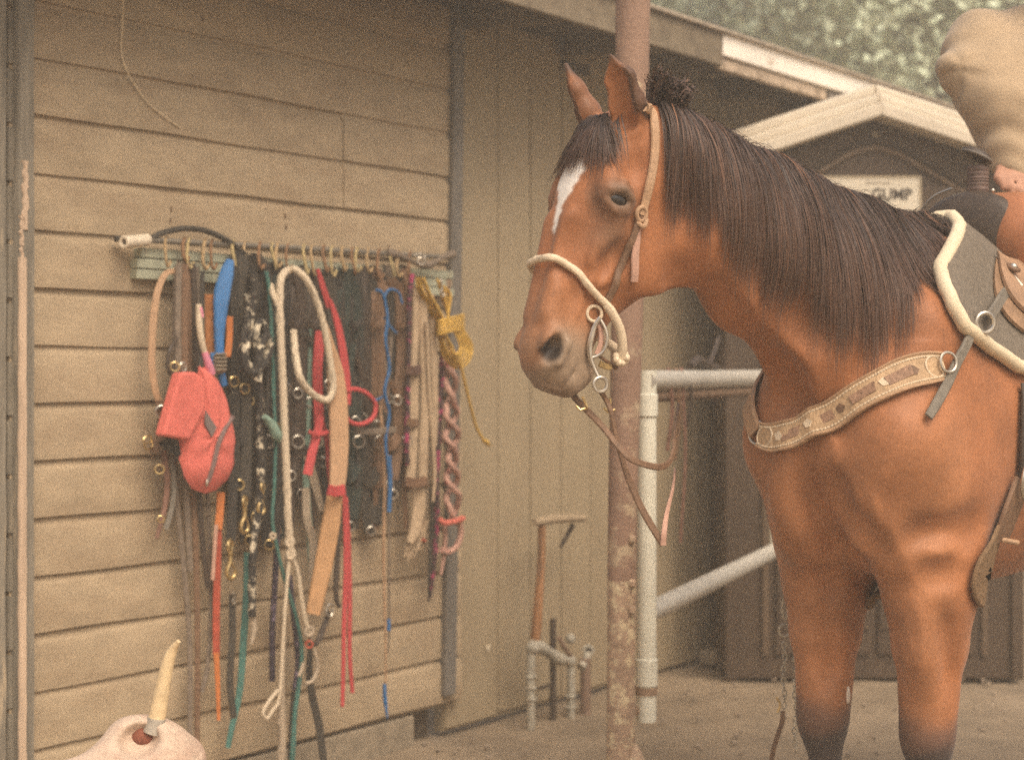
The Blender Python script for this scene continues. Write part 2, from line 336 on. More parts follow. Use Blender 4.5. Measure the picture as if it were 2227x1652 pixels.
# ------------------------------------------------------------------ shed with the sign
def make_shed():
    Y0 = 6.6; xc = P(1900, 0, Y0).x; hw = xc - P(1576, 0, Y0).x; D = 0.5
    ze, za = 2.045, 2.245           # wall top at the eaves, under the ridge
    t = thing('storage_shed', 'small dark brown storage shed with cream gabled roof and arched doors', 'shed', (xc, Y0 + D / 2, 0))
    def gable(x0, x1, y, z0, dz=0): return [(x0, y, z0), (x1, y, z0), (x1, y, ze + dz), (xc, y, za + dz), (x0, y, ze + dz)]
    MB().prism(gable(xc - hw, xc + hw, Y0, 0.0), (0, D, 0)).build('wall', M_shed, t, False, 0.01)
    for s in (-1, 1):
        MB().box((xc + s * hw - (0.05 if s > 0 else 0.0), Y0 - 0.018, 0), (0.05, 0, 0), (0, 0.015, 0), (0, 0, ze - 0.02)).build('corner_post', M_shed, t, False, 0.006)
    # raised arch moulding following the gable, outer step darkened as a painted shadow line
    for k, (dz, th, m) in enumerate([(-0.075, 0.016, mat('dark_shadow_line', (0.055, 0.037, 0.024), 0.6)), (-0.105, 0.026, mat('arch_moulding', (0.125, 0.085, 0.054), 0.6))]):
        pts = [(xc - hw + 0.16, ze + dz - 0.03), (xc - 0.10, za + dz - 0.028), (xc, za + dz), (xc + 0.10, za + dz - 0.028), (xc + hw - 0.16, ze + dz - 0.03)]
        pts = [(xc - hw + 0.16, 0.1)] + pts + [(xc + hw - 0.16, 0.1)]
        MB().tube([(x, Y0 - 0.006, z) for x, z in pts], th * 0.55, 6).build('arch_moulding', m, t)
    for s in (-1, 1):
        x0 = xc + (0.012 if s > 0 else -hw + 0.20); x1 = xc + (hw - 0.20 if s > 0 else -0.012)
        dd = MB().box((x0, Y0 - 0.014, 0.10), (x1 - x0, 0, 0), (0, 0.012, 0), (0, 0, 1.88)).build('door', M_shed, t, False, 0.008)
        for q in range(3):
            xa = x0 + (x1 - x0) * (q + 0.5) / 3
            MB().box((xa - 0.055, Y0 - 0.021, 0.2), (0.11, 0, 0), (0, 0.006, 0), (0, 0, 1.55)).build('door_panel', M_shed, dd, False, 0.006)
    MB().ball((xc, Y0 - 0.01, za - 0.055), 0.014).build('ridge_bolt', mat('dull_bolt', (0.3, 0.26, 0.2), 0.5), t)
    # roof: two slabs with stepped front trim
    for s in (-1, 1):
        ex = hw + 0.10; sl_ = (za - ze) / hw
        def rp(dx, y, dz): return (xc + s * dx, y, za + dz - sl_ * dx)
        def slab(y0, y1, d0, d1, over):
            vs = [rp(0, y0, d0), rp(ex + over, y0, d0), rp(ex + over, y0, d1), rp(0, y0, d1), rp(0, y1, d0), rp(ex + over, y1, d0), rp(ex + over, y1, d1), rp(0, y1, d1)]
            return MB().add(vs, [(0, 1, 2, 3), (4, 7, 6, 5), (0, 4, 5, 1), (1, 5, 6, 2), (2, 6, 7, 3), (3, 7, 4, 0)])
        r_ = slab(Y0 - 0.14, Y0 + D + 0.05, 0.004, 0.055, 0).build('roof', M_shedroof, t, False, 0.006)
        slab(Y0 - 0.09, Y0 + D + 0.0, 0.056, 0.100, -0.02).build('roof_step', M_shedroof, r_, False, 0.01)
        slab(Y0 - 0.02, Y0 + D - 0.1, 0.101, 0.150, -0.06).build('roof_step', M_shedroof, r_, False, 0.012)
    # sign
    ys = Y0 - 0.03
    a = P(1766, 383, ys); b = P(2003, 462, ys); h = a.z - b.z
    s = thing('name_sign', 'white sign with black capital letters GUMP fixed to the brown shed', 'sign', (a.x, ys, b.z))
    MB().box((a.x, ys, b.z), (b.x - a.x, 0, 0), (0, 0.008, 0), (0, 0, h)).build('board', mat('sign_white', (0.62, 0.56, 0.44), 0.6, 0.06, 20), s, False, 0.002)
    fm = mat('sign_frame', (0.40, 0.33, 0.22), 0.6, 0.1)
    for (o, ax, az) in (((a.x, ys - 0.003, a.z - 0.008), (b.x - a.x, 0, 0), (0, 0, 0.008)), ((a.x, ys - 0.003, b.z), (b.x - a.x, 0, 0), (0, 0, 0.008)), ((b.x - 0.008, ys - 0.0035, b.z), (0.008, 0, 0), (0, 0, h)), ((a.x, ys - 0.0035, b.z), (0.008, 0, 0), (0, 0, h))):
        MB().box(o, ax, (0, 0.003, 0), az).build('frame', fm, s, False)
    def text(body, size, x, z, m, name, shear=0.0, xs=1.0):
        cu = bpy.data.curves.new(name, 'FONT'); cu.body = body; cu.size = size; cu.extrude = 0.0006; cu.align_x = 'RIGHT'; cu.shear = shear; cu.offset = 0.0018
        o = bpy.data.objects.new(name, cu); COL.objects.link(o); o.rotation_euler = (math.radians(90), 0, 0)
        bpy.context.view_layer.update()
        me = bpy.data.meshes.new_from_object(o.evaluated_get(bpy.context.evaluated_depsgraph_get()))
        bpy.data.objects.remove(o)
        for v in me.vertices:
            q = v.co.copy(); v.co = (x + q.x * xs, ys - 0.0022 - q.z * 0.5, z + q.y)
        ob = link(name, me, m, s, False)
    tm = mat('sign_ink', (0.07, 0.06, 0.05), 0.7, 0.3, 60)
    e = P(1982, 434, ys)
    text('GUMP', 0.062, e.x, e.z, tm, 'lettering', 0, 0.95)
    # faded handwriting above the name: an illegible line of loops
    q0 = P(1882, 402, ys); pts = []
    for k in range(90):
        a_ = k * 0.62; pts.append((q0.x + 0.0011 * k + 0.0035 * math.sin(a_), ys - 0.001, q0.z + 0.006 + (0.008 if (k // 12) % 3 == 0 else 0.004) * math.cos(a_)))
    MB().tube(pts, 0.0011, 5).build('faded_script', mat('sign_ink_small', (0.26, 0.2, 0.14), 0.7), s)
    return t
make_shed()

# ------------------------------------------------------------------ trees behind the barn
M_bark = mat('bark', (0.13, 0.10, 0.07), 0.9, 0.3, 20, 0.8, 30)
def leaf_mat(name, c):
    m = mat(name, c, 0.6, 0.45, 1.6, spec=0.25)
    b = m.node_tree.nodes['Principled BSDF']; b.inputs['Subsurface Weight'].default_value = 0.0
    return m
def make_tree(x, y, h, R, nleaf, m, label, seed):
    rg = np.random.default_rng(seed)
    t = thing('background_tree', label, 'tree', (x, y, -0.02), 'trees behind the barn')
    mb = MB(); top = Vector((x + 0.3, y, h - R * 0.3)); base = Vector((x, y, -0.1))
    mb.tube(spline([base, (x + 0.15, y, h * 0.35), top], 14), lerpl([0.26, 0.18, 0.05], 14), 10)
    limbs = []
    for k in range(9):
        z = h - R * (1.5 - 0.13 * k); a = k * 2.4; st = Vector((x + 0.2, y, z - R * 0.5)); en = Vector((x + math.cos(a) * R * 0.75, y + math.sin(a) * R * 0.75, z + R * 0.35))
        mb.tube(spline([st, st.lerp(en, 0.5) + Vector((0, 0, 0.2)), en], 8), lerpl([0.10, 0.02], 8), 6); limbs.append(en)
    mb.build('trunk', M_bark, t)
    # clumps of leaves spread through the crown
    nc = 90
    u = rg.normal(size=(nc, 3)); u /= np.linalg.norm(u, axis=1)[:, None]; rr = R * (0.45 + 0.55 * rg.random(nc) ** 0.5)
    cc = np.array([x, y, h - R]) + u * rr[:, None] * np.array([1, 1, 0.95])
    per = nleaf // nc
    off = rg.normal(size=(nc, per, 3)) * R * 0.115
    pos = (cc[:, None, :] + off).reshape(-1, 3); N = len(pos)
    nrm = rg.normal(size=(N, 3)) + np.array([0, -0.5, 1.0]); nrm /= np.linalg.norm(nrm, axis=1)[:, None]
    ta = np.cross(nrm, rg.normal(size=(N, 3))); ta /= np.linalg.norm(ta, axis=1)[:, None]; tb = np.cross(nrm, ta)
    L = (0.04 + 0.04 * rg.random(N))[:, None]; Wd = L * 0.5
    v = np.stack([pos - ta * L, pos + tb * Wd + nrm * 0.01, pos + ta * L, pos - tb * Wd + nrm * 0.01], 1).reshape(-1, 3)
    me = bpy.data.meshes.new('crown'); me.from_pydata(v.tolist(), [], np.arange(N * 4).reshape(-1, 4).tolist())
    stuff(link('crown', me, m, t, False))
L1 = leaf_mat('leaf_pale', (0.52, 0.58, 0.42)); L2 = leaf_mat('leaf_mid', (0.46, 0.54, 0.40)); L3 = leaf_mat('leaf_deep', (0.38, 0.46, 0.35))
make_tree(2.3, 15.0, 7.6, 2.3, 30000, L1, 'pale green leafy tree showing above the brown fascia beside the post', 1)
make_tree(4.3, 17.5, 8.6, 2.5, 30000, L2, 'mid green leafy tree showing above the white fascia', 2)
make_tree(6.2, 16.5, 7.9, 2.4, 30000, L1, 'pale green leafy tree showing above the shed roof', 3)
make_tree(5.2, 23.0, 12.0, 3.6, 30000, L3, 'taller deep green tree behind the other trees', 4)
make_tree(9.0, 22.0, 11.0, 3.4, 24000, L3, 'deep green tree rising behind the rider', 5)
make_tree(1.8, 21.0, 10.5, 3.2, 24000, L3, 'deep green tree rising behind the rusty post', 6)
# ------------------------------------------------------------------ horse: one continuous surface grown from a distance field
HM = np.array([0.795, 3.50]); HF = np.array([-0.7071, -0.7071]); HL = np.array([0.7071, -0.7071])   # between the forefeet; forward; left
def to_local(p):
    p = np.asarray(p, float); q = p[..., :2] - HM
    return np.stack([q @ HF, q @ HL, p[..., 2]], -1)
def to_world(q):
    q = np.asarray(q, float)
    xy = HM + q[..., :1] * HF + q[..., 1:2] * HL
    return np.concatenate([xy, q[..., 2:3]], -1)
def dir_local(v): v = np.asarray(v, float); return np.array([v[:2] @ HF, v[:2] @ HL, v[2]])
def PL(x, y, Y): return to_local(np.array(P(x, y, Y)))

class Field:
    def __init__(s, gx, gy, gz):
        s.g = [np.asarray(a, np.float32) for a in (gx, gy, gz)]
        s.v = np.full([len(a) for a in s.g], 1.0, np.float32)
    def block(s, lo, hi):
        sl = []
        for a, l, h in zip(s.g, lo, hi):
            i = max(int(np.searchsorted(a, l)) - 1, 0); j = min(int(np.searchsorted(a, h)) + 1, len(a)); sl.append(slice(i, max(j, i + 1)))
        sl = tuple(sl)
        X = s.g[0][sl[0]][:, None, None]; Y = s.g[1][sl[1]][None, :, None]; Z = s.g[2][sl[2]][None, None, :]
        return sl, X, Y, Z
    def put(s, sl, d, k, op='add'):
        a = s.v[sl]
        if op == 'add':
            h = np.maximum(k - np.abs(a - d), 0) / k; s.v[sl] = np.minimum(a, d) - h * h * k * 0.25
        else:
            d = -d; h = np.maximum(k - np.abs(a - d), 0) / k; s.v[sl] = np.maximum(a, d) + h * h * k * 0.25
    def seg(s, a, b, ra, rb, k=0.03, up=(0, 0, 1), op='add'):
        # tapered limb from a to b; ra, rb = (half height along up, half width across)
        a = np.asarray(a, np.float32); b = np.asarray(b, np.float32); ra = np.atleast_1d(ra) * np.ones(2); rb = np.atleast_1d(rb) * np.ones(2)
        R = max(ra.max(), rb.max()) + k + 0.03
        sl, X, Y, Z = s.block(np.minimum(a, b) - R, np.maximum(a, b) + R)
        ax = b - a; Ln = float(np.linalg.norm(ax)) + 1e-6; ax = ax / Ln
        u = np.asarray(up, np.float32); u = u - ax * (u @ ax); u = u / (np.linalg.norm(u) + 1e-9); l = np.cross(ax, u)
        x, y, z = X - a[0], Y - a[1], Z - a[2]
        t = x * ax[0] + y * ax[1] + z * ax[2]; tc = np.clip(t, 0, Ln); e = t - tc
        du = x * u[0] + y * u[1] + z * u[2]; dl = x * l[0] + y * l[1] + z * l[2]
        f = tc / Ln; f = f * f * (3 - 2 * f) * 0.5 + f * 0.5
        h = ra[0] + (rb[0] - ra[0]) * f; w_ = ra[1] + (rb[1] - ra[1]) * f; m = np.minimum(h, w_)
        d = (np.sqrt((du / h) ** 2 + (dl / w_) ** 2 + (e / m) ** 2) - 1) * m
        s.put(sl, d.astype(np.float32), k, op)
    def chain(s, pts, rs, k=0.03, up=(0, 0, 1)):
        for i in range(len(pts) - 1): s.seg(pts[i], pts[i + 1], rs[i], rs[i + 1], k, up)
    def ell(s, c, r, axes=None, k=0.03, op='add'):
        c = np.asarray(c, np.float32); r = np.asarray(r, np.float32); R = r.max() + k + 0.03
        sl, X, Y, Z = s.block(c - R, c + R); x, y, z = X - c[0], Y - c[1], Z - c[2]
        A = np.eye(3, dtype=np.float32) if axes is None else np.asarray(axes, np.float32)
        q = sum(((x * A[i][0] + y * A[i][1] + z * A[i][2]) / r[i]) ** 2 for i in range(3))
        s.put(sl, ((np.sqrt(q) - 1) * r.min()).astype(np.float32), k, op)
    def value(s, p):
        p = np.atleast_2d(np.asarray(p, float)); ij = []; fr = []
        for d in range(3):
            a = s.g[d]; i = np.clip(np.searchsorted(a, p[:, d]) - 1, 0, len(a) - 2); ij.append(i); fr.append(np.clip((p[:, d] - a[i]) / (a[i + 1] - a[i]), 0, 1))
        out = 0
        for c in range(8):
            o = [(c >> d) & 1 for d in range(3)]
            wt = 1
            for d in range(3): wt = wt * (fr[d] if o[d] else 1 - fr[d])
            out = out + wt * s.v[ij[0] + o[0], ij[1] + o[1], ij[2] + o[2]]
        return out
    def grad(s, p, e=0.012):
        p = np.atleast_2d(np.asarray(p, float)); g = np.zeros_like(p)
        for d in range(3):
            q = np.zeros(3); q[d] = e; g[:, d] = s.value(p + q) - s.value(p - q)
        return g / (np.linalg.norm(g, axis=1)[:, None] + 1e-9)
    def snap(s, p, off=0.0, it=6):
        p = np.atleast_2d(np.asarray(p, float)).copy()
        for _ in range(it):
            v = s.value(p) - off; g = s.grad(p); p -= g * np.clip(v, -0.02, 0.02)[:, None]
        return p
    def march(s, o, d, t0, t1, step=0.004, off=0.0):
        ts = np.arange(t0, t1, step); v = s.value(o + ts[:, None] * d) - off
        i = np.argmax(v < 0)
        if v[i] >= 0: return None
        t = ts[i] - step * (0 - v[i]) / max(v[i - 1] - v[i], 1e-6) if i else ts[0]
        return o + t * d
    def mesh(s, smooth=1):
        V = s.v; gx, gy, gz = s.g; S = V < 0
        c = np.zeros([n - 1 for n in V.shape], np.int8)
        for i in (0, 1):
            for j in (0, 1):
                for k in (0, 1): c += S[i:i + c.shape[0], j:j + c.shape[1], k:k + c.shape[2]]
        act = (c > 0) & (c < 8); I = np.argwhere(act); idx = np.full(c.shape, -1, np.int32); idx[act] = np.arange(len(I))
        acc = np.zeros((len(I), 3)); cnt = np.zeros(len(I))
        cor = [(i, j, k) for i in (0, 1) for j in (0, 1) for k in (0, 1)]
        for a in cor:
            for d in range(3):
                if a[d]: continue
                b = list(a); b[d] = 1
                A = I + np.array(a); B = I + np.array(b)
                va = V[A[:, 0], A[:, 1], A[:, 2]]; vb = V[B[:, 0], B[:, 1], B[:, 2]]; m = (va < 0) != (vb < 0)
                t = va / np.where(m, va - vb, 1)
                pa = np.stack([gx[A[:, 0]], gy[A[:, 1]], gz[A[:, 2]]], 1); pb = np.stack([gx[B[:, 0]], gy[B[:, 1]], gz[B[:, 2]]], 1)
                acc += np.where(m[:, None], pa + (pb - pa) * t[:, None], 0); cnt += m
        P_ = acc / cnt[:, None]; Q = []
        for d in range(3):
            e, f = (d + 1) % 3, (d + 2) % 3
            sl0 = [slice(None)] * 3; sl1 = [slice(None)] * 3; sl0[d] = slice(0, -1); sl1[d] = slice(1, None)
            a, b = S[tuple(sl0)], S[tuple(sl1)]; E = np.argwhere(a != b)
            ok = (E[:, e] > 0) & (E[:, f] > 0) & (E[:, e] < V.shape[e] - 1) & (E[:, f] < V.shape[f] - 1); E = E[ok]
            ins = a[E[:, 0], E[:, 1], E[:, 2]]
            def cell(de, df):
                q = E.copy(); q[:, e] += de; q[:, f] += df; return idx[q[:, 0], q[:, 1], q[:, 2]]
            q = np.stack([cell(-1, -1), cell(0, -1), cell(0, 0), cell(-1, 0)], 1)
            q = np.where(ins[:, None], q, q[:, ::-1]); Q.append(q)
        Q = np.concatenate(Q)
        e = np.concatenate([Q[:, [0, 1]], Q[:, [1, 2]], Q[:, [2, 3]], Q[:, [3, 0]]])
        for _ in range(smooth):
            sm = np.zeros_like(P_); n = np.zeros(len(P_)); np.add.at(sm, e[:, 0], P_[e[:, 1]]); np.add.at(n, e[:, 0], 1)
            P_ = P_ * 0.45 + 0.55 * sm / np.maximum(n, 1)[:, None]
        return P_, Q
def hermite(xs, ys, x):
    xs = np.asarray(xs, float); ys = np.asarray(ys, float); t = np.linspace(xs[0], xs[-1], 400)
    m = np.gradient(ys, xs); i = np.clip(np.searchsorted(xs, t) - 1, 0, len(xs) - 2); h = xs[i + 1] - xs[i]; s = (t - xs[i]) / h
    y = (2 * s**3 - 3 * s**2 + 1) * ys[i] + (s**3 - 2 * s**2 + s) * h * m[i] + (-2 * s**3 + 3 * s**2) * ys[i + 1] + (s**3 - s**2) * h * m[i + 1]
    return np.interp(x, t, y).astype(np.float32)
def axis(*parts):
    out = []
    for a, b, h in parts: out.append(np.arange(a, b - 1e-6, h))
    return np.concatenate(out + [np.array([parts[-1][1]])])

HG = Field(axis((-1.85, -0.30, 0.016), (-0.30, 0.42, 0.008), (0.42, 1.02, 0.005)), axis((-0.44, 0.06, 0.005), (0.06, 0.44, 0.009)), axis((-0.02, 1.10, 0.010), (1.10, 1.96, 0.005)))
# trunk (loft along the body axis): f, top, bottom, half width, narrowing towards the top
TR = np.array([
    (-1.66, 1.30, 1.08, 0.08, 0.0), (-1.60, 1.40, 1.00, 0.17, 0.1), (-1.45, 1.50, 0.94, 0.25, 0.15), (-1.20, 1.555, 0.90, 0.285, 0.15), (-0.90, 1.49, 0.84, 0.300, 0.15),
    (-0.60, 1.465, 0.79, 0.305, 0.20), (-0.36, 1.520, 0.765, 0.275, 0.50), (-0.16, 1.585, 0.775, 0.235, 0.74), (-0.02, 1.52, 0.80, 0.215, 0.72), (0.10, 1.44, 0.84, 0.192, 0.50), (0.17, 1.34, 0.90, 0.165, 0.25), (0.22, 1.24, 0.97, 0.12, 0.1), (0.25, 1.13, 1.03, 0.05, 0.0)])
sl, X, Y_, Z = HG.block((-1.85, -0.40, 0.6), (0.42, 0.40, 1.75))
Xf = X.ravel(); tp, bt, hw_, nr = (hermite(TR[:, 0], TR[:, i], Xf)[:, None, None] for i in (1, 2, 3, 4))
zc = (tp + bt) / 2; hz = np.maximum((tp - bt) / 2, 0.01); t = np.clip((Z - zc) / hz, -1.2, 1.2)
wd = hw_ * (1 - nr * np.clip(t, 0, 1.2) ** 1.4) + 0.0 * t
d = (np.sqrt(((Z - zc) / hz) ** 2 + (Y_ / np.maximum(wd, 0.02)) ** 2) - 1) * np.minimum(hz, hw_)
d = np.maximum(d, np.maximum(X - 0.262, -1.67 - X))
HG.put(sl, d.astype(np.float32), 0.02)
del d, t, wd
# neck
nb = [PL(1895, 722, 3.50), PL(1800, 668, 3.40), PL(1648, 549, 3.27), PL(1533, 468, 3.19), PL(1450, 376, 3.16), PL(1405, 314, 3.155)]
HG.chain(nb, [(0.235, 0.145), (0.205, 0.120), (0.156, 0.092), (0.128, 0.078), (0.096, 0.070), (0.066, 0.064)], 0.05)
# crest ridge and gullet
HG.chain([PL(1985, 540, 3.60), PL(1870, 500, 3.47), PL(1745, 442, 3.36), PL(1645, 396, 3.28), PL(1545, 356, 3.21), PL(1460, 312, 3.17), PL(1405, 276, 3.16)], [0.046, 0.040, 0.034, 0.032, 0.032, 0.034, 0.032], 0.05)
# chest muscles, shoulders, legs
for s in (-1, 1):
    HG.ell((0.148, s * 0.086, 1.05), (0.115, 0.088, 0.180), k=0.045)
    HG.ell((0.10, s * 0.105, 0.935), (0.115, 0.080, 0.125), k=0.04)
    HG.chain([(-0.17, s * 0.090, 1.44), (0.0, s * 0.140, 1.25), (0.155, s * 0.155, 1.10)], [(0.10, 0.040), (0.12, 0.050), (0.085, 0.060)], 0.09, (0, 0, 1))
    HG.chain([(0.15, s * 0.160, 1.10), (0.02, s * 0.170, 0.98)], [(0.09, 0.062), (0.10, 0.058)], 0.05)
    HG.ell((-0.05, s * 0.172, 1.03), (0.13, 0.058, 0.16), k=0.05)                      # triceps
    lx = 0.128
    HG.chain([(0.035, s * 0.14, 1.0), (0.028, s * 0.130, 0.88), (0.026, s * 0.126, 0.78), (0.030, s * lx, 0.68), (0.034, s * lx, 0.585), (0.038, s * lx, 0.52), (0.040, s * lx, 0.49)],
             [(0.112, 0.088), (0.108, 0.092), (0.096, 0.084), (0.076, 0.067), (0.056, 0.052), (0.049, 0.047), (0.049, 0.048)], 0.04, (1, 0, 0))
    HG.ell((0.042, s * lx, 0.485), (0.052, 0.050, 0.062), k=0.02)                       # knee
    HG.chain([(0.036, s * lx, 0.455), (0.028, s * lx, 0.36), (0.026, s * lx, 0.20)], [(0.044, 0.041), (0.036, 0.030), (0.034, 0.029)], 0.02, (1, 0, 0))
    HG.ell((0.022, s * lx, 0.175), (0.045, 0.038, 0.045), k=0.02)
    HG.seg((0.022, s * lx, 0.165), (0.075, s * lx, 0.075), (0.033, 0.034), (0.038, 0.042), 0.02)
    HG.seg((0.072, s * lx, 0.075), (0.090, s * lx, 0.022), (0.042, 0.044), (0.060, 0.056), 0.012, (1, 0, 0))
    # hind leg
    HG.ell((-1.36, s * 0.165, 1.16), (0.26, 0.13, 0.28), k=0.06)
    hb = [(-1.36, s * 0.175, 1.05), (-1.28, s * 0.175, 0.84), (-1.52, s * 0.155, 0.58), (-1.575, s * 0.15, 0.535), (-1.555, s * 0.15, 0.40), (-1.545, s * 0.15, 0.20), (-1.49, s * 0.15, 0.085), (-1.46, s * 0.15, 0.022)]
    HG.chain(hb, [(0.20, 0.10), (0.125, 0.085), (0.062, 0.048), (0.060, 0.045), (0.042, 0.036), (0.042, 0.036), (0.040, 0.040), (0.06, 0.055)], 0.03, (1, 0, 0.2))
# tail
HG.chain([(-1.64, 0, 1.42), (-1.74, 0, 1.30), (-1.77, 0, 1.0), (-1.74, 0, 0.6)], [0.035, 0.05, 0.07, 0.03], 0.02)
# head (loft in its own frame: s from the poll to the lips, d towards the face, l to the left)
TH = math.atan(0.35); fh = np.array([-0.85, -0.527, 0.0]); hl = np.array([0.527, -0.85, 0.0])
ha = fh * math.sin(TH) + np.array([0, 0, -1.0]) * math.cos(TH); hd = fh * math.cos(TH) + np.array([0, 0, 1.0]) * math.sin(TH)
D0 = np.array(P(1262, 310, 3.12)) - ha * 0.08
hO, hA, hD, hLf = to_local(D0), dir_local(ha), dir_local(hd), dir_local(hl)
def HP(s_, d_, l_): return hO + hA * s_ + hD * d_ + hLf * l_
HS = np.array([  # s, top, bottom, width at brow, width at jaw
    (-0.035, -0.085, -0.13, 0.030, 0.03), (-0.02, -0.060, -0.160, 0.048, 0.05), (0.02, -0.028, -0.20, 0.066, 0.065), (0.07, -0.006, -0.235, 0.080, 0.072), (0.13, 0.004, -0.262, 0.088, 0.076), (0.18, 0.006, -0.270, 0.086, 0.078),
    (0.23, 0.003, -0.268, 0.072, 0.077), (0.28, -0.003, -0.250, 0.056, 0.070), (0.33, -0.008, -0.208, 0.047, 0.055), (0.38, -0.011, -0.172, 0.044, 0.045), (0.43, -0.010, -0.152, 0.046, 0.040), (0.470, -0.008, -0.146, 0.051, 0.041),
    (0.502, -0.015, -0.141, 0.051, 0.042), (0.528, -0.032, -0.126, 0.043, 0.039), (0.547, -0.057, -0.104, 0.025, 0.025)])
lo = np.array([HP(a, b, c) for a in (-0.05, 0.6) for b in (-0.3, 0.03) for c in (-0.12, 0.12)])
sl, X, Y_, Z = HG.block(lo.min(0) - 0.02, lo.max(0) + 0.02)
x, y, z = X - np.float32(hO[0]), Y_ - np.float32(hO[1]), Z - np.float32(hO[2])
s_ = x * hA[0] + y * hA[1] + z * hA[2]; d_ = x * hD[0] + y * hD[1] + z * hD[2]; l_ = x * hLf[0] + y * hLf[1] + z * hLf[2]
tp, bt, w1, w2 = (hermite(HS[:, 0], HS[:, i], s_) for i in (1, 2, 3, 4))
dc = (tp + bt) / 2; hh = np.maximum((tp - bt) / 2, 0.006); t = np.clip((d_ - dc) / hh, -1, 1)
ww = w2 + (w1 - w2) * np.clip(t * 0.8 + 0.5, 0, 1); q = 2.5
dd_ = ((np.abs((d_ - dc) / hh) ** q + np.abs(l_ / ww) ** q) ** (1 / q) - 1) * np.minimum(hh, ww)
dd_ = np.maximum(dd_, np.maximum(s_ - 0.551, -0.038 - s_))
HG.put(sl, dd_.astype(np.float32), 0.03)
del x, y, z, s_, d_, l_, tp, bt, w1, w2, dc, hh, t, ww, dd_
HAX = [hA, hD, hLf]
for s in (-1, 1):
    HG.ell(HP(0.225, -0.178, s * 0.060), (0.095, 0.090, 0.026), HAX, 0.022)              # cheek
    HG.ell(HP(0.150, -0.040, s * 0.080), (0.030, 0.024, 0.022), HAX, 0.022)              # brow above the eye
    HG.ell(HP(0.180, -0.058, s * 0.088), (0.028, 0.036, 0.021), HAX, 0.014)              # eye bulge
    HG.seg(HP(0.215, -0.070, s * 0.074), HP(0.32, -0.082, s * 0.044), 0.013, 0.008, 0.03, hLf)   # facial crest
    HG.seg(HP(0.24, -0.016, s * 0.036), HP(0.42, -0.022, s * 0.028), 0.014, 0.012, 0.03, hLf)
    HG.ell(HP(0.108, -0.075, s * 0.092), (0.020, 0.018, 0.012), HAX, 0.02, 'sub')        # hollow above the eye
    # eye opening: almond carved into the bulge
    HG.ell(HP(0.184, -0.058, s * 0.112), (0.0122, 0.0310, 0.021), [hA * 0.97 - hD * 0.24, hD * 0.97 + hA * 0.24, hLf], 0.005, 'sub')
    HG.chain([HP(0.172, -0.030, s * 0.099), HP(0.163, -0.056, s * 0.105), HP(0.171, -0.086, s * 0.097)], [0.0055, 0.0070, 0.0055], 0.008, hLf)
    HG.chain([HP(0.150, -0.036, s * 0.096), HP(0.146, -0.058, s * 0.100), HP(0.154, -0.082, s * 0.094)], [0.004, 0.005, 0.004], 0.008, hLf)      # lids
    HG.chain([HP(0.196, -0.034, s * 0.095), HP(0.206, -0.056, s * 0.097), HP(0.198, -0.084, s * 0.093)], [0.0045, 0.0055, 0.0045], 0.008, hLf)
    # nostril
    HG.ell(HP(0.476, -0.040, s * 0.048), (0.036, 0.027, 0.016), HAX, 0.016)
    HG.ell(HP(0.486, -0.038, s * 0.064), (0.038, 0.0185, 0.032), [hA * 0.95 + hD * 0.3, hD * 0.95 - hA * 0.3, hLf], 0.008, 'sub')
    HG.chain([HP(0.448, -0.046, s * 0.052), HP(0.466, -0.063, s * 0.056), HP(0.505, -0.058, s * 0.055)], [0.006, 0.0085, 0.007], 0.010, hLf)
    # mouth line
    HG.seg(HP(0.405, -0.112, s * 0.058), HP(0.490, -0.112, s * 0.056), (0.0045, 0.010), (0.004, 0.010), 0.008, hD, 'sub')
    HG.seg(HP(0.490, -0.112, s * 0.056), HP(0.542, -0.098, s * 0.03), (0.004, 0.010), (0.005, 0.016), 0.008, hD, 'sub')
    # ear
    e0, e1, e2, e3 = HP(0.035, -0.066, s * 0.056), HP(-0.006, -0.034, s * 0.068), HP(-0.040, 0.002, s * 0.076), HP(-0.070 - (0.008 if s < 0 else 0), 0.036, s * 0.078)
    op = hD * 0.62 + hA * 0.55 + hLf * s * 0.45; op = op / np.linalg.norm(op)
    HG.chain([e0, e1, e2, e3], [(0.027, 0.031), (0.027, 0.035), (0.021, 0.029), (0.006, 0.006)], 0.012, op)
    HG.chain_sub = None
    HG.seg(e0 * 0.6 + e1 * 0.4 + op * 0.022, e2 + op * 0.016, (0.020, 0.025), (0.015, 0.023), 0.006, op, 'sub')
    HG.seg(e2 + op * 0.018, e3 + op * 0.010, (0.015, 0.023), (0.004, 0.004), 0.006, op, 'sub')
HG.ell(HP(0.527, -0.117, 0), (0.025, 0.029, 0.034), HAX, 0.012)                           # lower lip and chin
HG.ell(HP(0.496, -0.146, 0), (0.028, 0.019, 0.032), HAX, 0.018)
def ray(x, y, off=0.0, t0=2.3, t1=5.2):
    o = to_local(np.array([0, 0, CAMZ])); dv = np.array(P(x, y, 1.0)) - np.array([0, 0, CAMZ])
    d = dir_local(dv); q = HG.march(o, d, t0, t1, 0.003, off)
    return q
def sculpt(pts, r, depth, k=0.03, n=8, add=False):
    q = [ray(x, y) for x, y in pts]; q = [a for a in q if a is not None]
    if len(q) < 2: return
    s = np.array([list(v) for v in spline(q, n)]); s = HG.snap(s, 0.0); g = HG.grad(s, 0.02)
    c = s + g * ((r - depth) if not add else (depth - r))
    for i in range(n - 1): 
        r0 = r * (0.55 + 0.45 * math.sin(math.pi * (i + 0.3) / n)); r1 = r * (0.55 + 0.45 * math.sin(math.pi * (i + 1.3) / n))
        HG.seg(c[i], c[i + 1], r0, r1, k, (0, 0, 1), 'add' if add else 'sub')
